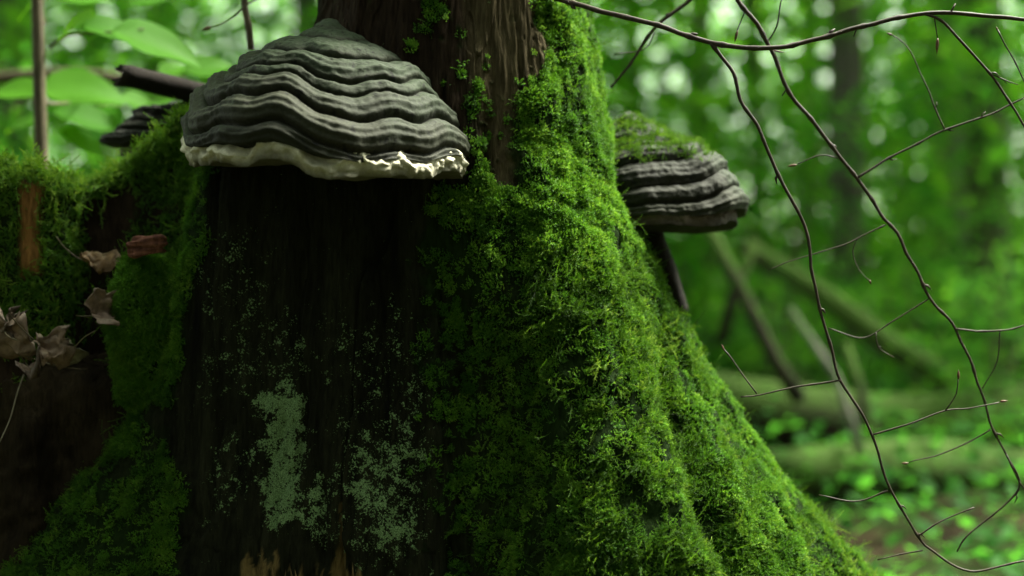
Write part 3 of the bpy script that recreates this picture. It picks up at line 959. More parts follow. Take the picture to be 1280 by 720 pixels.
Pl_, Nl_, _ = face_points(LV, LF2, smooth(fbm(LV, 40, 3, 85), -.45, -.1), 22000)
moss_object("feather_moss", ['feather', 'strand'], Pl_, Nl_ + np.array([0, -.1, .1]) + rng.normal(0, .4, Pl_.shape), np.where(rng.uniform(0, 1, len(Pl_)) < .08, rng.integers(3, 5, len(Pl_)), rng.integers(0, 3, len(Pl_))), rng.uniform(.6, 1.1, len(Pl_)), 0.5 + .35 * fbm(Pl_, 40, 3, 87), M_MOSS_FEATHER, tree)

# ------------------------------------------------------------------ bracket fungi
def fungus(label, loc, azim, half_w, fwd, height, seed, wave, nridge=9, tilt=0.0, pore_col=(0.42, 0.44, 0.30), green=0.5, dark=1.0, pore_drop=0.2, margin_lump=1.0, ridge_amp=1.0, droop=.012, group="bracket fungi on the dead tree"):
    """hoof shaped bracket; local frame: x = sideways, -y = out from the trunk, z = up; loc is the foot of the apex at rim height"""
    root = thing("bracket_fungus", label, "fungus", loc, group)
    rs = np.random.default_rng(seed)
    nphi, nt = (300, 330) if half_w > .1 else (140, 150)
    phi = np.linspace(R(-112), R(112), nphi)
    tt_ = np.linspace(0, 1, nt)
    PH, T = np.meshgrid(phi, tt_, indexing='ij')
    PH, T = PH.ravel(), T.ravel()
    # profile from apex to lip: rho, z
    kt = [0, .12, .25, .4, .55, .69, .80, .89, .95, 1.0]
    kr = [0.0, .17, .34, .54, .72, .86, .95, .995, .975, .72]
    kz = [1.07, .95, .83, .69, .53, .36, .20, .06, -.03, -.02]
    W = np.zeros(len(T))
    for (f, am, ph0) in wave: W += am * np.sin(f * PH + ph0)
    rho = np.interp(T, kt, kr)
    z = np.interp(T, kt, kz)
    C3 = np.stack([np.sin(PH) * rho, -np.cos(PH) * rho, z * 0.6], -1)
    # terraces
    edges = np.cumsum(rs.uniform(.4, 1.6, nridge) * np.linspace(.8, 1.25, nridge)); edges = np.concatenate([[0], edges / edges[-1]])
    edges = edges ** 0.85 * .955; edges[-1] = 1.0
    tw = np.clip(T + 0.022 * W * smooth(T, 0, .3) + 0.012 * fbm(C3, 3.0, 3, seed), 0, 1)
    idx = np.clip(np.searchsorted(edges, tw, side='right') - 1, 0, nridge - 1)
    u = (tw - edges[idx]) / (edges[idx + 1] - edges[idx])
    wdt = (edges[idx + 1] - edges[idx])
    us = np.clip(u, 0, 1) ** 1.25
    prof_ = np.maximum(1 - (2 * us - 1) ** 2, 0) ** 0.55
    amp = (0.25 + 0.85 * smooth(T, .1, .5)) * (0.25 + 0.75 * wdt * nridge) * ridge_amp
    micro = 0.06 * np.sin(tw * 2 * math.pi * nridge * 3.3 + rs.uniform(0, 6)) * smooth(T, .2, .5)
    lump = fbm(C3, 4.5, 4, seed + 3)
    lump2 = fbm(C3, 1.6, 2, seed + 9)
    d = 0.0115 * amp * (prof_ + micro) + 0.006 * lump + 0.014 * lump2 * smooth(T, .1, .6) + 0.0012 * fbm(C3, 26, 3, seed + 5)
    lob = 1 + 0.045 * fbm(np.stack([np.cos(PH), np.sin(PH), 0 * PH], -1), 2.2, 3, seed + 7)
    zc = np.where(rho < 1, z, z)
    X = half_w * rho * np.sin(PH) * lob
    Yl = -fwd * rho * np.cos(PH) * lob
    Zl = height * zc
    slope_out = 0.55 + 0.45 * T
    X += np.sin(PH) * d * slope_out; Yl -= np.cos(PH) * d * slope_out; Zl += d * (1 - 0.6 * T)
    Zl += 0.0070 * W * smooth(T, .15, .8) * (half_w / .15)
    Zl += tilt * X - droop * np.maximum(np.cos(PH), 0) ** 1.2 * T ** 1.5
    V = np.stack([X, Yl, Zl], -1)
    # colours: growth bands, grey-green algae near the top, darker in the grooves between ridges
    band = rs.uniform(.65, 1.25, nridge)[idx]
    c0 = np.array([0.022, 0.024, 0.014])[None] * band[:, None] * (0.9 + 0.3 * lump)[:, None]
    cg = np.array([0.029, 0.042, 0.022])[None] * (0.9 + 0.35 * lump)[:, None]
    gw = smooth(green + 0.35 * fbm(C3, 3, 3, seed + 11) - T + .25 * np.sin(PH), -.1, .35)[:, None]
    c = c0 * (1 - gw) + cg * gw
    groove = np.maximum(smooth(u, .80, .97), 1 - smooth(u, .0, .07))[:, None] * 0.5
    c = c * (1 - groove) + np.array([0.02, 0.017, 0.012])[None] * groove
    spots = (fbm(C3, 34, 2, seed + 13) > .52)[:, None]
    c = np.where(spots, c * .25, c) * dark
    ca, sa = math.cos(azim), math.sin(azim)
    def world(v): return np.stack([v[:, 0] * ca - v[:, 1] * sa, v[:, 0] * sa + v[:, 1] * ca, v[:, 2]], -1)
    cap = obj("cap", make_mesh("cap", world(V), grid_faces(nphi, nt), attrs={"col": ('FLOAT_COLOR', np.hstack([np.clip(c, .004, .8), np.ones((len(c), 1))]))}), M_CAP, root)
    # pore surface with the swollen pale margin
    nq = 150
    q = np.linspace(0, 1, nq)
    PH2, Q = np.meshgrid(phi, q, indexing='ij'); PH2, Q = PH2.ravel(), Q.ravel()
    W2 = np.zeros(len(Q))
    for (f, am, ph0) in wave: W2 += am * np.sin(f * PH2 + ph0)
    ring = np.stack([np.cos(PH2), np.sin(PH2), 0 * PH2], -1)
    lob2 = 1 + 0.045 * fbm(ring, 2.2, 3, seed + 7)
    sc1 = fbm(ring, 3.3, 3, seed + 21); sc2 = fbm(ring, 11, 3, seed + 22)
    kq = [0, .04, .10, .18, .3, .5, .75, 1.0]
    rr_ = np.interp(Q, kq, [.90, 1.02, 1.065, 1.035, .90, .66, .36, .0])
    zz_ = np.interp(Q, kq, [.03, .08, .0, -.11, -.13, -.13 - pore_drop * .5, -.09 - pore_drop, -.09 - pore_drop])
    mar = smooth(-Q, -.30, -.05)
    rr_ = rr_ + mar * margin_lump * (0.030 * sc1 + 0.028 * sc2) - 0.02 * mar - (0.07 * mar if margin_lump < .5 else 0)
    zz_ = zz_ + mar * margin_lump * (0.16 * sc1 + 0.07 * sc2)
    X = half_w * rr_ * np.sin(PH2) * lob2; Yl = -fwd * rr_ * np.cos(PH2) * lob2
    Zl = height * zz_ + 0.0070 * W2 * (half_w / .15) * smooth(-Q, -1, -.2) + tilt * X - droop * np.maximum(np.cos(PH2), 0) ** 1.2 * (1 - smooth(Q, .1, .9))
    B = np.stack([X, Yl, Zl], -1)
    kn = fbm(B, 60, 5, seed + 24) * 1.5 + np.abs(fbm(B, 110, 3, seed + 29)) * .9
    B = B + np.stack([np.sin(PH2), -np.cos(PH2), -0.4 + 0 * PH2], -1) * (0.010 * margin_lump * kn * mar + 0.0014 * fbm(B, 200, 2, seed + 25) + .003 * fbm(B, 20, 2, seed + 26))[:, None]
    pc = np.array(pore_col)[None] * (0.22 + 0.95 * smooth(-Q, -.20, -.09)[:, None]) * (1 + .45 * fbm(B, 60, 3, seed + 27))[:, None]  # shade under the bracket painted in: pores behind the margin much darker
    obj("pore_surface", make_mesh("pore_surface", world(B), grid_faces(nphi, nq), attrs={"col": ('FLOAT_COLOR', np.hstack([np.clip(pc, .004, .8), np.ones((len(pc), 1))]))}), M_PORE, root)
    return root, world(V), grid_faces(nphi, nt)


# big one on the left front of the trunk
c = at(413, 186, 1.60)
fungus("large grey bracket fungus with wavy ridges and torn white rim, on the trunk's left front", (c[0], c[1], c[2]), R(-14), 0.148, 0.165, 0.135, 3,
       [(1.0, -1.5, 0.0), (2.4, .35, 1.2), (4.6, .8, 2.0), (9.5, .35, .5), (15, .15, 1)], 8, -0.05, (0.42, 0.40, 0.30), .62, 1.0, .06, .8, .8, .022)
# the one sticking out to the right
c = at(785, 264, 1.80)
root2, FV, FF = fungus("darker bracket fungus jutting out on the right of the trunk with moss on its top", (c[0], c[1], c[2]), R(62), 0.115, 0.142, 0.118, 8,
       [(1.0, .8, 0.4), (3.0, 1.0, 2.0), (6.0, .5, 1.0)], 7, 0.0, (0.075, 0.06, 0.04), .85, .85, .12, 0.25, .55)
# small one behind at the left
c = at(218, 182, 1.90)
fungus("small dark bracket fungus half hidden behind the mossy ridge left of the large one", (c[0], c[1], c[2]), R(-35), 0.072, 0.07, 0.055, 12,
       [(1.0, .5, 0.4), (3.0, .6, 2.0)], 5, 0.0, (0.08, 0.07, 0.05), .1, .5, .1, 0.2)
# moss cap of the right fungus
FVw = FV
fz = FVw[:, 2]; fx = FVw[:, 0]
dm = smooth(fz, .050, .080) * smooth(-fx, -.12, -.05) * smooth(fbm(FVw, 30, 3, 91), -.5, .0)
fn2 = np.cross(FVw[FF[:, 2]] - FVw[FF[:, 0]], FVw[FF[:, 3]] - FVw[FF[:, 1]])
FF2 = FF[:, ::-1] if fn2[:, 2].mean() < 0 else FF
Pq, Nq, _ = face_points(FVw, FF2, dm, 30000)
oo = moss_object("moss_cushion", ['feather', 'strand'], Pq, Nq + np.array([.1, 0, .2]) + rng.normal(0, .3, Pq.shape), rng.integers(0, 3, len(Pq)), rng.uniform(.4, .75, len(Pq)), .5 + rng.normal(0, .15, len(Pq)), M_MOSS_FEATHER, root2)
oo.matrix_parent_inverse = Matrix.Identity(4)

# ------------------------------------------------------------------ dead leaves, bark flake, broken branch, splinters
def lobed_leaf(size, lobes, seed, curl=0.6, fold=0.5, n=40, m=14):
    rs = np.random.default_rng(seed)
    a = np.linspace(-math.pi, math.pi, n)
    V = []
    for rad in np.linspace(0, 1, m):
        r_ = 0.5 * (1 + 0.24 * np.cos(lobes * a) * (rad ** 2)) * (0.75 + .35 * np.cos(a)) * (1 + .05 * rs.normal(0, 1, n) * rad)
        r_[-1] = r_[0]
        x = r_ * rad * np.cos(a); y = r_ * rad * np.sin(a) * 0.85
        zc = fold * np.abs(y) + curl * (x * x + y * y) * np.sin(2.1 * a + rs.uniform(0, 1)) + 0.05 * np.sin(x * 23 + y * 17) * rad
        V.append(np.stack([x, y, zc], -1))
    V = np.array(V).reshape(-1, 3) * size
    F = []
    for i in range(m - 1):
        for j in range(n - 1):
            F.append((i * n + j, i * n + j + 1, (i + 1) * n + j + 1, (i + 1) * n + j))
    return V, np.array(F)


def dead_leaf(p, size, rot, seed, color, label, lobes=5, curl=.7, fold=.5):
    root = thing("dead_leaf", label, "leaf", tuple(p), "dead leaves in the hollow of the stump")
    V, F = lobed_leaf(size, lobes, seed, curl, fold)
    V = V + size * .07 * np.stack([fbm(V / size + seed, 5, 2, 1), fbm(V / size + seed, 5, 2, 2), 2 * fbm(V / size + seed, 4, 3, 3)], -1)
    from mathutils import Euler
    Mx = np.array(Euler(tuple(R(x) for x in rot)).to_matrix())
    V = V @ Mx.T
    nz = fbm(V + seed, 60, 3, seed)
    aa = np.tile(np.linspace(-math.pi, math.pi, 40), 14); qq = np.repeat(np.linspace(0, 1, 14), 40)
    vein = np.exp(-(np.sin(aa * lobes / 2) / .10) ** 2) * smooth(qq, .05, .2)
    c = np.array(color)[None] * (1 + .6 * nz)[:, None] * (1 - .5 * vein)[:, None] * (1.15 - .4 * smooth(qq, .75, 1))[:, None]
    me = make_mesh("blade", V, F, attrs={"col": ('FLOAT_COLOR', np.hstack([np.clip(c, .004, .9), np.ones((len(c), 1))]))})
    b_ = obj("blade", me, M_DEAD, root)
    s_ = b_.modifiers.new("thick", 'SOLIDIFY'); s_.thickness = 0.0006
    tipv = np.array([[-0.02, 0, 0], [-0.3, .02, .02], [-0.62, .05, .1], [-0.9, .02, .28]]) * size @ Mx.T
    V2, F2 = tube_data(resample(tipv, size * .08), np.linspace(.0009, .0006, len(resample(tipv, size * .08))), 5)
    obj("stalk", mesh_py("stalk", V2, F2), M_STEM, root)
    return root


dead_leaf(at(22, 440, 1.60), .085, (40, -30, 200), 5, (0.17, 0.115, 0.08), "large curled grey brown dead leaf at the left end of the hollow", 5, 1.2, .6)
dead_leaf(at(118, 394, 1.595), .068, (62, -8, 75), 8, (0.19, 0.13, 0.10), "greyish dead leaf standing against the mossy root with its pale stalk up", 3, .9, .9)
dead_leaf(at(108, 328, 1.66), .048, (20, 25, 10), 11, (0.15, 0.085, 0.035), "small curled brown dead leaf below the moss wall, above the two others", 3, 1.4, .8)
dead_leaf(at(88, 440, 1.60), .045, (70, 30, 140), 15, (0.11, 0.10, 0.06), "small dark crumpled dead leaf between the two larger pale ones", 3, 1.6, .8)

dead_leaf(at(52, 432, 1.59), .055, (55, 35, 20), 21, (0.13, 0.085, 0.055), "small brown dead leaf overlapping the right side of the large curled one", 5, 1.5, .7)
dead_leaf(at(6, 412, 1.60), .05, (75, -20, 110), 25, (0.12, 0.09, 0.065), "crumpled dead leaf standing up behind the large one at the left edge", 5, 1.3, .9)
dead_leaf(at(40, 462, 1.585), .045, (20, 10, 310), 27, (0.07, 0.045, 0.03), "dark brown dead leaf hanging below the large curled one", 3, 1.7, .8)

FV_, FF_ = blob(at(183, 308, 1.62), (0.022, 0.012, 0.010), 60, 40, 92, .010, 4, (.5, 1, 3), 70)
fc_ = np.array([0.15, 0.065, 0.05])[None] * (1 + .7 * fbm(FV_, 150, 3, 93, (.4, 1, 2)))[:, None]
obj("bark_flake", make_mesh("bark_flake", FV_, FF_, attrs={"col": ('FLOAT_COLOR', np.hstack([np.clip(fc_, .004, .5), np.ones((len(fc_), 1))]))}), M_WOOD,
    label="reddish flake of bark lying on the mossy ridge in the hollow", cat="bark flake")

# splinters of fresh ochre wood at the foot of the bare face
M_SPL = bark_mat("splintered_wood", (0.05, 0.035, 0.015), (0.19, 0.13, 0.05), 200, (1, 1, .15), .5, .001, .8)
spl = None
for i in range(8):
    pxs = random.uniform(330, 445)
    pys = 742 + random.uniform(-6, 14)
    th = None
    # find the point on the trunk face
    cand = np.argmin((px - pxs) ** 2 + (py - pys) ** 2 + 1e6 * (np.sin(a_) > 0))
    q = TV2[cand]
    L = random.uniform(.012, .034)
    lean = random.uniform(-.15, .25)
    w = random.uniform(.0008, .0022)
    V = np.array([[-w, -.0015, -.02], [w, -.0015, -.02], [w, .0015, -.02], [-w, .0015, -.02], [-w * .6 + lean * L * .5, -.0015, L * .6], [w * .6 + lean * L * .5, -.0015, L * .6], [w * .6 + lean * L * .5, .001, L * .6], [-w * .6 + lean * L * .5, .001, L * .6], [lean * L, -.001, L]]) + q + np.array([0, -.003, 0])
    F = [(0, 1, 5, 4), (1, 2, 6, 5), (2, 3, 7, 6), (3, 0, 4, 7), (4, 5, 8), (5, 6, 8), (6, 7, 8), (7, 4, 8)]
    part("splinter", mesh_py("splinter", V, F, False), M_SPL, tree)

# broken dark branch behind the large fungus
bp = resample([at(268, 122, 1.86), at(215, 108, 1.84), at(156, 94, 1.81)], .006)
V, F = tube_data(bp, .0165, 14, False, .18, 5)
V = V.reshape(-1, 14, 3)
V[-1] += np.stack([-0.012 * np.abs(np.sin(np.arange(14) * 1.7)), np.zeros(14), np.zeros(14)], -1)
V[:, :, 2] = bp[:, 2][:, None] + (V[:, :, 2] - bp[:, 2][:, None]) * .85
V = V.reshape(-1, 3)
F = F[:]
broken = thing("broken_branch", "short dark broken branch stub pointing left from behind the large fungus", "branch", tuple(bp[0]))
o = part("bark", mesh_py("bark", V, F), bark_mat("black_rotten_bark", (0.004, 0.003, 0.002), (0.016, 0.010, 0.007), 120, (1, 1, 1), .8, .003, .95), broken)
o.modifiers.new("thick", 'SOLIDIFY').thickness = .004

# bare dark root stub that shows under the right bracket
rp = resample([at(796, 262, 1.84), at(812, 300, 1.84), at(832, 345, 1.845), at(850, 392, 1.85)], .006)
V, F = tube_data(rp, np.linspace(.024, .012, len(rp)), 16, True, .25, 9)
part("bare_stub", mesh_py("bare_stub", V, F), bpy.data.materials['black_rotten_bark'], tree)
rp = resample([at(30, 468, 1.585), at(22, 490, 1.58), at(12, 525, 1.575), at(-4, 560, 1.57)], .006)
V, F = tube_data(rp, np.linspace(.0010, .0006, len(rp)), 6)
obj("dry_stalk", mesh_py("dry_stalk", V, F), M_DEADWOOD, label="thin pale dry grass stalk hanging at the left edge below the large dead leaf", cat="grass stalk")

# ------------------------------------------------------------------ bare twigs with buds
def twig(name_label, stems, buds, root_name="bare_branch", mat=M_TWIG, r_end=.0006):
    """stems: list of (pixel path with depth, r0, r1); the first is the main stem, others side twigs"""
    pts0 = np.array([at(*p) for p in stems[0][0]])
    root = thing(root_name, name_label, "branch", tuple(pts0[0]), "bare twigs hanging in front of the forest")
    for k, (path, r0, r1) in enumerate(stems):
        P = np.array([at(*p) for p in path])
        rp = resample(P, .006)
        n_ = len(rp)
        t = np.linspace(0, 1, n_)
        rad = r0 + (r1 - r0) * t
        ln_ = np.cumsum(np.r_[0, np.linalg.norm(np.diff(rp, axis=0), axis=1)])
        kn_ = np.arange(0, ln_[-1] + .05, .024)
        jit = np.random.default_rng(k * 13 + int(r0 * 1e5)).normal(0, .0009, (len(kn_), 3)); jit[0] = 0
        rp = rp + np.stack([np.interp(ln_, kn_, jit[:, q]) for q in range(3)], -1)
        ph = random.uniform(0, 6)
        sw = np.maximum(0, np.sin(ln_ * 2 * math.pi / .038 + ph)) ** 14
        rad = rad * (1 + .38 * sw)
        data = [tube_data(rp, rad, 7, True, .10, k)]
        # knobs / spurs at the nodes
        for i in np.where((sw > .85) & (np.r_[True, sw[:-1] <= .85]))[0]:
            if 1 < i < n_ - 2 and random.random() < .75:
                d = rp[i + 1] - rp[i]; d /= np.linalg.norm(d)
                sd = np.cross(d, [0, 1, 0]); sd /= np.linalg.norm(sd) + 1e-9
                sd *= random.choice([-1, 1])
                L = random.uniform(.0035, .0075) * min(1.5, rad[i] / .0014 + .3)
                sp = np.array([rp[i], rp[i] + (sd * .7 + d * .5) * L * .6, rp[i] + (sd * .6 + d * .9) * L])
                data.append(tube_data(sp, [rad[i] * .6, rad[i] * .62, rad[i] * .2], 6))
        V, F = join_data(data)
        part("stem" if k == 0 else "side_twig", mesh_py("stem", V, F), mat, root)
    for (p, q, w) in buds:              # bud from p towards q
        A, B = at(*p), at(*q)
        t = np.linspace(0, 1, 9)[:, None]
        V, F = tube_data(A + (B - A) * t, w * np.array([.35, .7, .95, 1, .95, .8, .55, .3, .06]), 7)
        part("bud", mesh_py("bud", V, F), M_BUD, root)
    return root


D1 = 1.52
A_ = [(690, -4, 1.62), (745, 12, 1.58), (781, 22, 1.56), (835, 35, 1.54), (889, 54, 1.52), (951, 60, 1.5), (1026, 48, 1.5), (1072, 33, 1.5), (1130, 21, 1.5), (1188, 16, 1.5), (1290, 24, 1.5), (1380, 28, 1.5)]
B_ = [(889, 54), (899, 67), (917, 92), (926, 125), (949, 162), (972, 217), (1001, 273), (1012, 310), (1020, 364), (1037, 428), (1051, 475), (1089, 539), (1110, 603), (1148, 668), (1165, 688), (1212, 713), (1285, 701)]
B_ = [(a, b, 1.52 + .0001 * i) for i, (a, b) in enumerate(B_)]
d = 1.52
twig("long curving bare branch across the top right with a fork drooping down the middle", [
    (A_, .0030, .0021), (B_, .0021, .0011),
    ([(1051, 475, d), (1007, 482, d), (955, 492, d), (926, 495, d)], .0011, .0007),
    ([(946, 492, d), (925, 464, d), (905, 437, d)], .0008, .0006),
    ([(1089, 544, d), (1136, 530, d), (1182, 513, d), (1212, 510, d), (1250, 502, d)], .0010, .0007),
    ([(1182, 513, d), (1196, 492, d), (1198, 472, d)], .0008, .0005),
    ([(1110, 613, d), (1072, 625, d), (1025, 619, d)], .0010, .0006),
    ([(1148, 670, d), (1182, 650, d), (1217, 633, d)], .0009, .0006),
    ([(1153, 688, d), (1098, 701, d)], .0009, .0006),
    ([(1155, 17, 1.5), (1176, 25, 1.5), (1197, 46, 1.5), (1226, 77, 1.5), (1247, 104, 1.5), (1284, 165, 1.5)], .0015, .0012),
    ([(1168, 22, 1.5), (1172, 48, 1.5)], .0007, .0006),
    ([(1240, 93, 1.5), (1262, 101, 1.5), (1272, 104, 1.5)], .0007, .0005),
    ([(1072, 33, 1.5), (1066, 45, 1.5)], .0008, .0006),
    ([(1188, 16, 1.5), (1194, 4, 1.5)], .0009, .0007),
], [((1172, 48, 1.5), (1171, 68, 1.5), .0019), ((1250, 502, d), (1260, 501, d), .0014), ((1198, 474, d), (1198, 462, d), .0015), ((905, 438, d), (902, 430, d), .001)])
d = 1.62
C_ = [(918, -12), (922, 0), (942, 27), (963, 62), (984, 110), (1017, 154), (1047, 194), (1072, 223), (1101, 267), (1126, 300), (1162, 373), (1194, 411), (1226, 487), (1241, 533), (1258, 568), (1274, 605), (1258, 630), (1212, 667), (1197, 691)]
twig("long bare branch slanting from the top centre down to the lower right corner", [
    ([(a, b, d) for a, b in C_], .0027, .0009),
    ([(1072, 222, d), (1105, 200, d), (1147, 179, d), (1180, 162, d), (1238, 142, d), (1290, 117, d)], .0014, .0010),
    ([(1181, 162, d), (1167, 129, d), (1147, 83, d), (1130, 54, d), (1114, 43, d)], .0009, .0006),
    ([(1047, 198, d), (1026, 194, d), (996, 206, d)], .0008, .0006),
    ([(958, 54, d), (970, 33, d), (980, -8, d)], .0009, .0008),
    ([(932, 12, d), (922, 38, d)], .0008, .0006),
    ([(1107, 281, d), (1080, 294, d), (1025, 315, d), (962, 337, d)], .0009, .0005),
    ([(1072, 298, d), (1066, 314, d), (1074, 338, d), (1087, 352, d)], .0007, .0005),
    ([(1162, 373, d), (1118, 402, d), (1080, 422, d), (1037, 411, d)], .0009, .0006),
    ([(1095, 415, d), (1098, 434, d), (1117, 447, d)], .0007, .0005),
    ([(1194, 411, d), (1247, 414, d), (1290, 404, d)], .0011, .0009),
    ([(1250, 414, d), (1247, 452, d), (1228, 485, d)], .0008, .0006),
    ([(1238, 537, d), (1188, 562, d), (1136, 579, d)], .0009, .0006),
    ([(1258, 568, d), (1275, 605, d), (1290, 622, d)], .0009, .0008),
    ([(984, 110, d), (978, 120, d)], .0010, .0006),
], [((996, 206, d), (984, 208, d), .0016), ((922, 38, d), (918, 54, d), .0017), ((1116, 44, d), (1108, 41, d), .0014), ((1136, 579, d), (1126, 579, d), .0014), ((1087, 350, d), (1089, 356, d), .0012), ((963, 62, d), (982, 66, d), .0012)])
d = 1.72
twig("thin bare twig slanting down left between the trunk and the long branches", [
    ([(870, -12, d), (862, 0, d), (818, 37, d), (793, 73, d), (764, 109, d)], .0024, .0015),
    ([(818, 40, d), (806, 60, d), (768, 66, d)], .0009, .0006)], [])
twig("fine twig curving down at the far right edge", [
    ([(1247, 37, 1.56), (1258, 60, 1.56), (1267, 75, 1.56), (1282, 106, 1.56)], .0008, .0007)], [((1247, 38, 1.56), (1245, 33, 1.56), .001)])
twig("short upright bare twig with a bud above the large fungus", [
    ([(314, 62, 1.78), (310, 30, 1.78), (304, -14, 1.78)], .0045, .0040),
    ([(332, -6, 1.76), (300, 14, 1.76), (275, 30, 1.76), (262, 34, 1.76)], .0010, .0008)], [((264, 34, 1.76), (252, 38, 1.76), .0026)], mat=M_STEM)

# ------------------------------------------------------------------ leafy sapling at the left
def leaf_blade(L, W, seed, nu=9, nv=5, droop=.25, fold=.25):
    u = np.linspace(0, 1, nu); v = np.linspace(-1, 1, nv)
    U, Vv = np.meshgrid(u, v, indexing='ij')
    w = W * np.sin(np.clip(U, 0, 1) ** .75 * math.pi) ** .8 * .5
    x = U * L; y = Vv * w
    z = -droop * L * U ** 2 + fold * np.abs(y) + .02 * L * np.sin(U * 9 + seed) * np.abs(Vv)
    return np.stack([x, y, z], -1).reshape(-1, 3), grid_faces(nu, nv)


M_SAPLEAF = leaf_mat("sapling_leaves", [(0.0, (0.03, 0.12, 0.010)), (1.0, (0.075, 0.22, 0.014))], 0.5)
leafmeshes = []
for s in range(3):
    V, F = leaf_blade(1.0, .56 + .06 * s, s)
    me = make_mesh("leaf", V, F, attrs={"tint": ('FLOAT', np.full(len(V), .45 + .2 * s))})
    me.materials.append(M_SAPLEAF)
    leafmeshes.append(me)


def leafy_sapling(base, topz, label, leaves, stem_r=.009, lean=0.0, group=None):
    root = thing("leafy_sapling", label, "sapling", tuple(base), group)
    pts = [np.array(base), np.array(base) + np.array([lean * .4, 0, (topz - base[2]) * .45]), np.array(base) + np.array([lean, 0, topz - base[2]])]
    rp = resample(pts, .05)
    V, F = tube_data(rp, np.linspace(stem_r, stem_r * .6, len(rp)), 10, True, .06, 3)
    part("stem", mesh_py("stem", V, F), M_STEM, root)
    for (p0, p1, s, roll) in leaves:       # leaf from p0 (attachment) to p1 (tip), world points
        A, B = np.array(p0), np.array(p1)
        L = np.linalg.norm(B - A)
        X = (B - A) / L
        Z0 = np.array([math.sin(roll), -.85, 1.0])
        Y = np.cross(Z0, X); Y /= np.linalg.norm(Y); Z = np.cross(X, Y)
        o = bpy.data.objects.new("leaf", leafmeshes[s % 3]); COL.objects.link(o)
        o.parent = root
        Mt = Matrix(((X[0] * L, Y[0] * L, Z[0] * L, A[0] - base[0]), (X[1] * L, Y[1] * L, Z[1] * L, A[1] - base[1]), (X[2] * L, Y[2] * L, Z[2] * L, A[2] - base[2]), (0, 0, 0, 1)))
        o.matrix_local = Mt
        # its petiole and twig back to the stem
    return root


dl = 2.35
lv = []
def LF(x0, y0, x1, y1, d, s, roll=0.0): lv.append((at(x0, y0, d), at(x1, y1, d + .03), s, roll))
LF(100, 34, 196, 38, 2.02, 0, .3); LF(140, 40, 256, 62, 2.0, 1, .6); LF(120, 20, 60, 42, 2.02, 2, -.4)
LF(60, -8, 12, 18, 2.08, 0, .2); LF(70, 0, 140, -10, 2.08, 1, .1); LF(50, 112, 160, 108, 2.25, 2, .8); LF(66, 140, 160, 150, 2.3, 0, .9)
LF(75, 165, 140, 190, 2.3, 1, .6); LF(50, 120, -20, 100, 2.25, 2, .3); LF(60, 150, 0, 152, 2.35, 1, .4); LF(230, 90, 290, 72, 2.25, 1, .9)
LF(200, 95, 232, 75, 2.35, 2, .5); LF(180, 148, 236, 125, 2.3, 1, .7); LF(150, 120, 205, 140, 2.35, 2, .3); LF(160, 8, 210, -12, 2.25, 0, .2)
b0 = at(66, 360, 2.05); b0[2] = 0.0
leafy_sapling(b0, 1.25, "upright sapling stem with bright green leaves at the left behind the moss", lv, .0125, -.03)
# twigs that carry its leaves
sap = [o for o in COL.objects if o.name.startswith("leafy_sapling")][-1]
for pth in ([(62, 60, 2.06), (85, 44, 2.04), (140, 40, 2.02), (180, 36, 2.02)], [(60, 130, 2.06), (110, 128, 2.4), (160, 130, 2.7), (236, 110, 2.65)], [(56, 30, 2.06), (50, 5, 2.2), (75, -10, 2.4), (160, -14, 2.5)], [(60, 130, 2.06), (50, 122, 2.4), (0, 140, 2.7)]):
    rp = resample([at(*q) for q in pth], .02)
    V, F = tube_data(rp, np.linspace(.0025, .0010, len(rp)), 6)
    part("side_twig", mesh_py("side_twig", V, F), M_STEM, sap)
rp = resample([at(-60, 108, 3.0), at(20, 95, 3.0), at(90, 92, 3.0), at(155, 98, 3.0), at(230, 104, 3.1)], .03)
V, F = tube_data(rp, np.linspace(.014, .009, len(rp)), 8, True, .1, 4)
obj("fallen_branch", mesh_py("fallen_branch", V, F), M_STEM, label="blurred pale branch running level behind the sapling stem at the left", cat="branch")

# ------------------------------------------------------------------ forest behind: leaves in layered sprays
def leaf_cloud(centers, sizes, per, leaf, seed, flat=.35, squash=.35):
    """many small two-triangle leaves in flattish sprays around CENTERS"""
    r_ = np.random.default_rng(seed)
    centers = np.asarray(centers, float)
    nC = len(centers)
    C = np.repeat(centers, per, axis=0)
    S = np.repeat(np.asarray(sizes, float), per)
    off = r_.normal(0, 1, (nC * per, 3)) * np.array([1, 1, squash]) * S[:, None] * .5
    P = C + off
    n_ = len(P)
    az = r_.uniform(0, 2 * math.pi, n_)
    X = np.stack([np.cos(az), np.sin(az), r_.normal(-.25, .25, n_)], -1)
    X /= np.linalg.norm(X, axis=1)[:, None]
    Z = np.stack([r_.normal(0, flat, n_), r_.normal(0, flat, n_), np.ones(n_)], -1)
    Y = np.cross(Z, X); Y /= np.linalg.norm(Y, axis=1)[:, None]
    L = leaf * r_.uniform(.6, 1.3, n_)
    a = P; b = P + X * (L * .5)[:, None] + Y * (L * .30)[:, None]
    c_ = P + X * L[:, None] + np.array([0, 0, -.12]) * L[:, None]; d_ = P + X * (L * .5)[:, None] - Y * (L * .30)[:, None]
    V = np.stack([a, b, c_, d_], 1).reshape(-1, 3)
    F = np.arange(n_ * 4).reshape(-1, 4)
    tint = np.repeat(np.clip(np.repeat(r_.uniform(.15, .85, nC), per) + r_.normal(0, .12, n_), 0, 1), 4)
    return V, F, tint


def cloud_mesh(name, V, F, t, mat=None):
    me = make_mesh(name, V, F, False, {"tint": ('FLOAT', t)})
    me.materials.append(mat or M_LEAF)
    return me


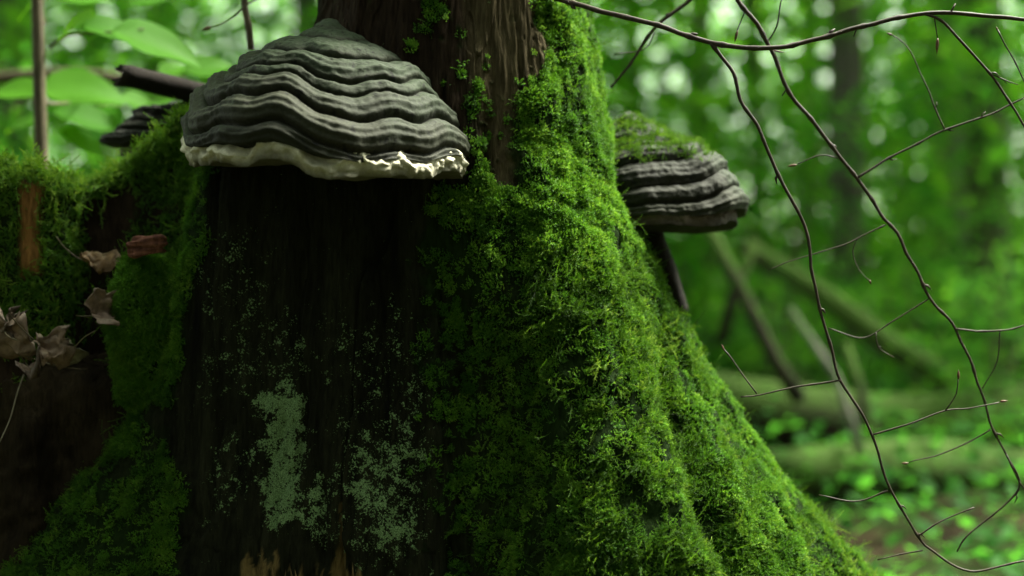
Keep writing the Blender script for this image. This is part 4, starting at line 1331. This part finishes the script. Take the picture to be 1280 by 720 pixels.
def forest_tree(base, r0, height, label, mat, crown_mesh, crown_scale=1.0, lean=(0, 0), group="tree trunks standing in the forest", name="forest_tree", cat="tree"):
    root = thing(name, label, cat, tuple(base), group)
    n_ = 14
    t = np.linspace(0, 1, n_)
    pts = np.stack([base[0] + lean[0] * t + .12 * r0 * np.sin(t * 9), base[1] + lean[1] * t, base[2] - .3 + (height + .3) * t], -1)
    rad = r0 * (1 - .7 * t) * (1 + .5 * np.exp(-t * 30))
    data = [tube_data(pts, rad, 14, True, .08, 2)]
    for i in range(6):
        k = 7 + i
        p = pts[k]
        a = i * 2.4
        e = p + np.array([math.cos(a), math.sin(a), .5]) * height * .16
        data.append(tube_data(resample([p, (p + e) / 2 + [0, 0, .1], e], .5), np.linspace(rad[k] * .4, rad[k] * .12, len(resample([p, (p + e) / 2 + [0, 0, .1], e], .5))), 6))
    V, F = join_data(data)
    part("trunk", mesh_py("trunk", V, F), mat, root)
    if crown_mesh is not None:
        o = bpy.data.objects.new("crown", crown_mesh); COL.objects.link(o)
        o.parent = root
        o.location = (lean[0] * .8, lean[1] * .8, height * .78)
        o.scale = (crown_scale,) * 3
        o.rotation_euler = (0, 0, random.uniform(0, 6))
        o["kind"] = "stuff"
    return root


rc = np.random.default_rng(3)
cc = rc.normal(0, 1, (90, 3)) * np.array([1.9, 1.9, 1.5])
CROWN = cloud_mesh("crown", *leaf_cloud(cc, np.full(90, 1.1), 60, .13, 4))


def gz(x, y): return float(ground_h(np.array([x]), np.array([y]))[0])


TREES = [  # px, depth, radius, mat, label
    (1063, 7.5, .105, 0, "dark mossy trunk standing behind the long branches, right of centre"),
    (952, 9.0, .050, 0, "slim brownish trunk just right of the jutting fungus"),
    (1180, 11.0, .20, 1, "wide pale beech trunk toward the right, out of focus"),
    (1236, 8.0, .13, 0, "broad dark trunk near the right edge"),
    (862, 13.0, .14, 1, "pale grey trunk seen between the dead tree and the slim trunk"),
    (800, 15.0, .12, 1, "pale narrow trunk above the jutting fungus"),
    (1008, 16.0, .13, 1, "faint pale trunk between the slim and the dark mossy one"),
    (1128, 18.0, .15, 1, "faint distant trunk between the mossy and the wide beech trunk"),
    (204, 9.0, .10, 0, "dark trunk above the broken branch stub at the left"),
    (375, 11.0, .13, 0, "dark trunk above the large fungus, left of the dead tree"),
    (10, 8.0, .12, 0, "dark trunk at the left edge behind the sapling leaves"),
    (120, 14.0, .16, 0, "distant trunk between the sapling stem and the broken stub"),
]
for (pxx, dpt, rd, mt, lb) in TREES:
    x = (pxx - 640) * PXS * dpt
    forest_tree((x, dpt, gz(x, dpt)), rd, 9 + random.uniform(0, 4), lb, (M_BARK, M_PALEBARK)[mt], CROWN, random.uniform(.9, 1.3), (random.uniform(-.3, .3), 0))

# leafy shrubs of the understorey
def shrub_mesh(seed, n_sp=46, per=34, leaf=.075, h=2.0, w=.9):
    r_ = np.random.default_rng(seed)
    cz = r_.uniform(.15, 1, n_sp) * h
    a = r_.uniform(0, 6.28, n_sp); q = r_.uniform(.1, 1, n_sp) * w
    c_ = np.stack([np.cos(a) * q, np.sin(a) * q, cz], -1)
    return cloud_mesh("foliage", *leaf_cloud(c_, np.full(n_sp, .42), per, leaf, seed + 1)), c_


def shrub_stem_mesh(seed, c_, h=2.0):
    data = []
    for q in c_[::4]:
        p = np.array([[0, 0, -.1], [q[0] * .25, q[1] * .25, q[2] * .5], q])
        rp = resample(p, .2)
        data.append(tube_data(rp, np.linspace(.012, .004, len(rp)), 5))
    V, F = join_data(data)
    me = mesh_py("stems", V, F); me.materials.append(M_STEM)
    return me


SH = []
for s in range(3):
    f, c_ = shrub_mesh(20 + s)
    SH.append((f, shrub_stem_mesh(s, c_)))
SHR = [(980, 6.5, .8, "bright leafy shrub right behind the jutting fungus's tip"), (1130, 9.5, 1.2, "leafy shrub between the dark mossy trunk and the beech"),
       (1270, 6.2, .95, "leafy shrub at the right edge beside the broad dark trunk"), (850, 10.0, 1.2, "light green shrub below the jutting fungus"),
       (1210, 12.0, 1.3, "tall pale leafy shrub behind the wide beech trunk"), (1020, 13.0, 1.5, "tall hazy shrub in the middle distance right of the slim trunk"),
       (760, 9.0, 1.2, "light green shrub showing just above the jutting fungus"), (1150, 5.6, .45, "low green plant above the fallen mossy logs"),
       (1010, 5.2, .32, "low leafy plant at the foot of the leaning stick"), (1240, 4.7, .36, "low leafy plant near the lower right corner"),
       (60, 6.0, .9, "dark green shrub behind the sapling at the left edge"), (200, 7.5, 1.1, "green shrub behind the broken branch stub"),
       (340, 10.0, 1.3, "dark green shrub seen above the large fungus"), (120, 4.2, .62, "bright low shrub just behind the mossy shell")]
for i, (pxx, dpt, s, lb) in enumerate(SHR):
    x = (pxx - 640) * PXS * dpt
    root = thing("leafy_shrub", lb, "shrub", (x, dpt, gz(x, dpt)), "leafy shrubs in the understorey")
    for nm, me, kd in (("foliage", SH[i % 3][0], "stuff"), ("stems", SH[i % 3][1], "stuff")):
        o = bpy.data.objects.new(nm, me); COL.objects.link(o); o.parent = root; o["kind"] = kd
    root.scale = (s,) * 3
    root.rotation_euler = (0, 0, i * 1.3)

# the far-off wood that reads as one mass, and an added leaf screen out of view that blocks light
r_ = np.random.default_rng(99)
nF = 4600
ang = r_.uniform(R(-38), R(38), nF); dist = np.where(np.arange(nF) < 900, r_.uniform(7.5, 13, nF), r_.uniform(12, 34, nF))
cen = np.stack([np.sin(ang) * dist, np.cos(ang) * dist, r_.uniform(.2, 12, nF) ** 1.0], -1)
V, F, t = leaf_cloud(cen, r_.uniform(.8, 1.8, nF), 46, .20, 5)
t = np.clip(t + .38, 0, 1)  # far leaves lightened: bright hazy background put into their tint
far_wood = obj("far_foliage", cloud_mesh("far_foliage", V, F, t), None, kind="stuff")
# added unseen leaf screen that shades the trunk's front; open towards the right rear, where the light comes from
nK = 1500
ang = r_.uniform(-math.pi, math.pi, nK); el = np.arcsin(r_.uniform(.0, 1.0, nK)); dist = r_.uniform(7, 12, nK)
dirs = np.stack([np.sin(ang) * np.cos(el), np.cos(ang) * np.cos(el), np.sin(el)], -1)
open_dir = np.array([sdir.x, sdir.y, sdir.z])
cosang = dirs @ open_dir
infront = (dirs[:, 1] > .55) & (np.abs(dirs[:, 0]) < .6) & (dirs[:, 2] < .5)
keepc = (cosang < math.cos(R(40)) + .10 * r_.normal(0, 1, nK)) & (dirs[:, 1] < .25) & (dirs[:, 2] < .80 + .08 * r_.normal(0, 1, nK)) & ~((dirs[:, 0] < -.25) & (dirs[:, 2] > .35) & (r_.uniform(0, 1, nK) < .7))
cen = (dirs * dist[:, None] + np.array([0, 1.5, 1.0]))[keepc]
cen = cen[cen[:, 2] > .4]
V, F, t = leaf_cloud(cen, np.full(len(cen), 1.9), 95, .30, 6, .6, .8)
obj("shade_screen", cloud_mesh("shade_screen", V, F, t, M_SHADE_LEAF), None, kind="stuff")

# low plants that cover the floor of the wood
nL = 3200
gx_ = r_.uniform(-9, 12, nL); gy_ = r_.uniform(2.5, 13, nL)
ok_ = np.abs(gx_) < gy_ * .8 + .5
gx_, gy_ = gx_[ok_], gy_[ok_]
patch = fbm(np.stack([gx_, gy_, 0 * gx_], -1), .9, 3, 44) > -.3
gx_, gy_ = gx_[patch], gy_[patch]
cen = np.stack([gx_, gy_, ground_h(gx_, gy_) + r_.uniform(.02, .22, len(gx_)) * smooth(gy_, 2.5, 4.5)], -1)
V, F, t = leaf_cloud(cen, np.full(len(cen), .26), 30, .05, 15)
t = t * .5
obj("ground_cover", cloud_mesh("ground_cover", V, F, t), None, kind="stuff")

# ------------------------------------------------------------------ fallen logs and leaning sticks
def log(path, r0, r1, mat, label, name="fallen_log", cat="log", rough=.14, grp="fallen and leaning dead wood"):
    P = np.array([at(*q) for q in path])
    rp = resample(P, .12)
    V, F = tube_data(rp, np.linspace(r0, r1, len(rp)), 14, True, rough, 6)
    return obj(name, mesh_py(name, V, F), mat, label=label, cat=cat, group=grp)


log([(880, 500, 4.6), (1000, 520, 4.6), (1140, 535, 4.7), (1320, 520, 4.8)], .105, .12, M_LOG, "thick mossy fallen log lying level across the right background")
log([(960, 600, 4.0), (1080, 590, 4.0), (1180, 588, 4.1), (1330, 610, 4.2)], .085, .095, M_LOG, "lower mossy log near the bottom right corner")
log([(930, 308, 5.2), (1030, 370, 5.0), (1110, 430, 4.9), (1190, 478, 4.8)], .036, .046, M_LOG, "slanting mossy log sinking to the right behind the twigs")
log([(884, 280, 4.3), (925, 360, 4.25), (970, 450, 4.2), (1000, 500, 4.2)], .019, .024, M_LOG, "dark leaning stem right of the dead tree", "leaning_stick", "branch")
log([(945, 300, 4.6), (920, 360, 4.6), (900, 430, 4.6)], .016, .020, M_LOG, "thin dark stem crossing the leaning one", "leaning_stick", "branch")
log([(988, 385, 4.0), (1015, 425, 3.95), (1045, 470, 3.9), (1078, 570, 3.8)], .008, .012, M_PALEBARK, "pale bare stick leaning right in front of the logs", "leaning_stick", "branch")
log([(1058, 430, 4.2), (1090, 540, 4.1), (1100, 640, 4.1), (1098, 740, 4.0)], .012, .018, M_LOG, "brownish upright stick beside the pale leaning one", "leaning_stick", "branch")
log([(1150, 560, 4.0), (1170, 640, 4.0), (1185, 730, 4.0)], .012, .016, M_LOG, "short blurred stick rising from the lower logs", "leaning_stick", "branch")
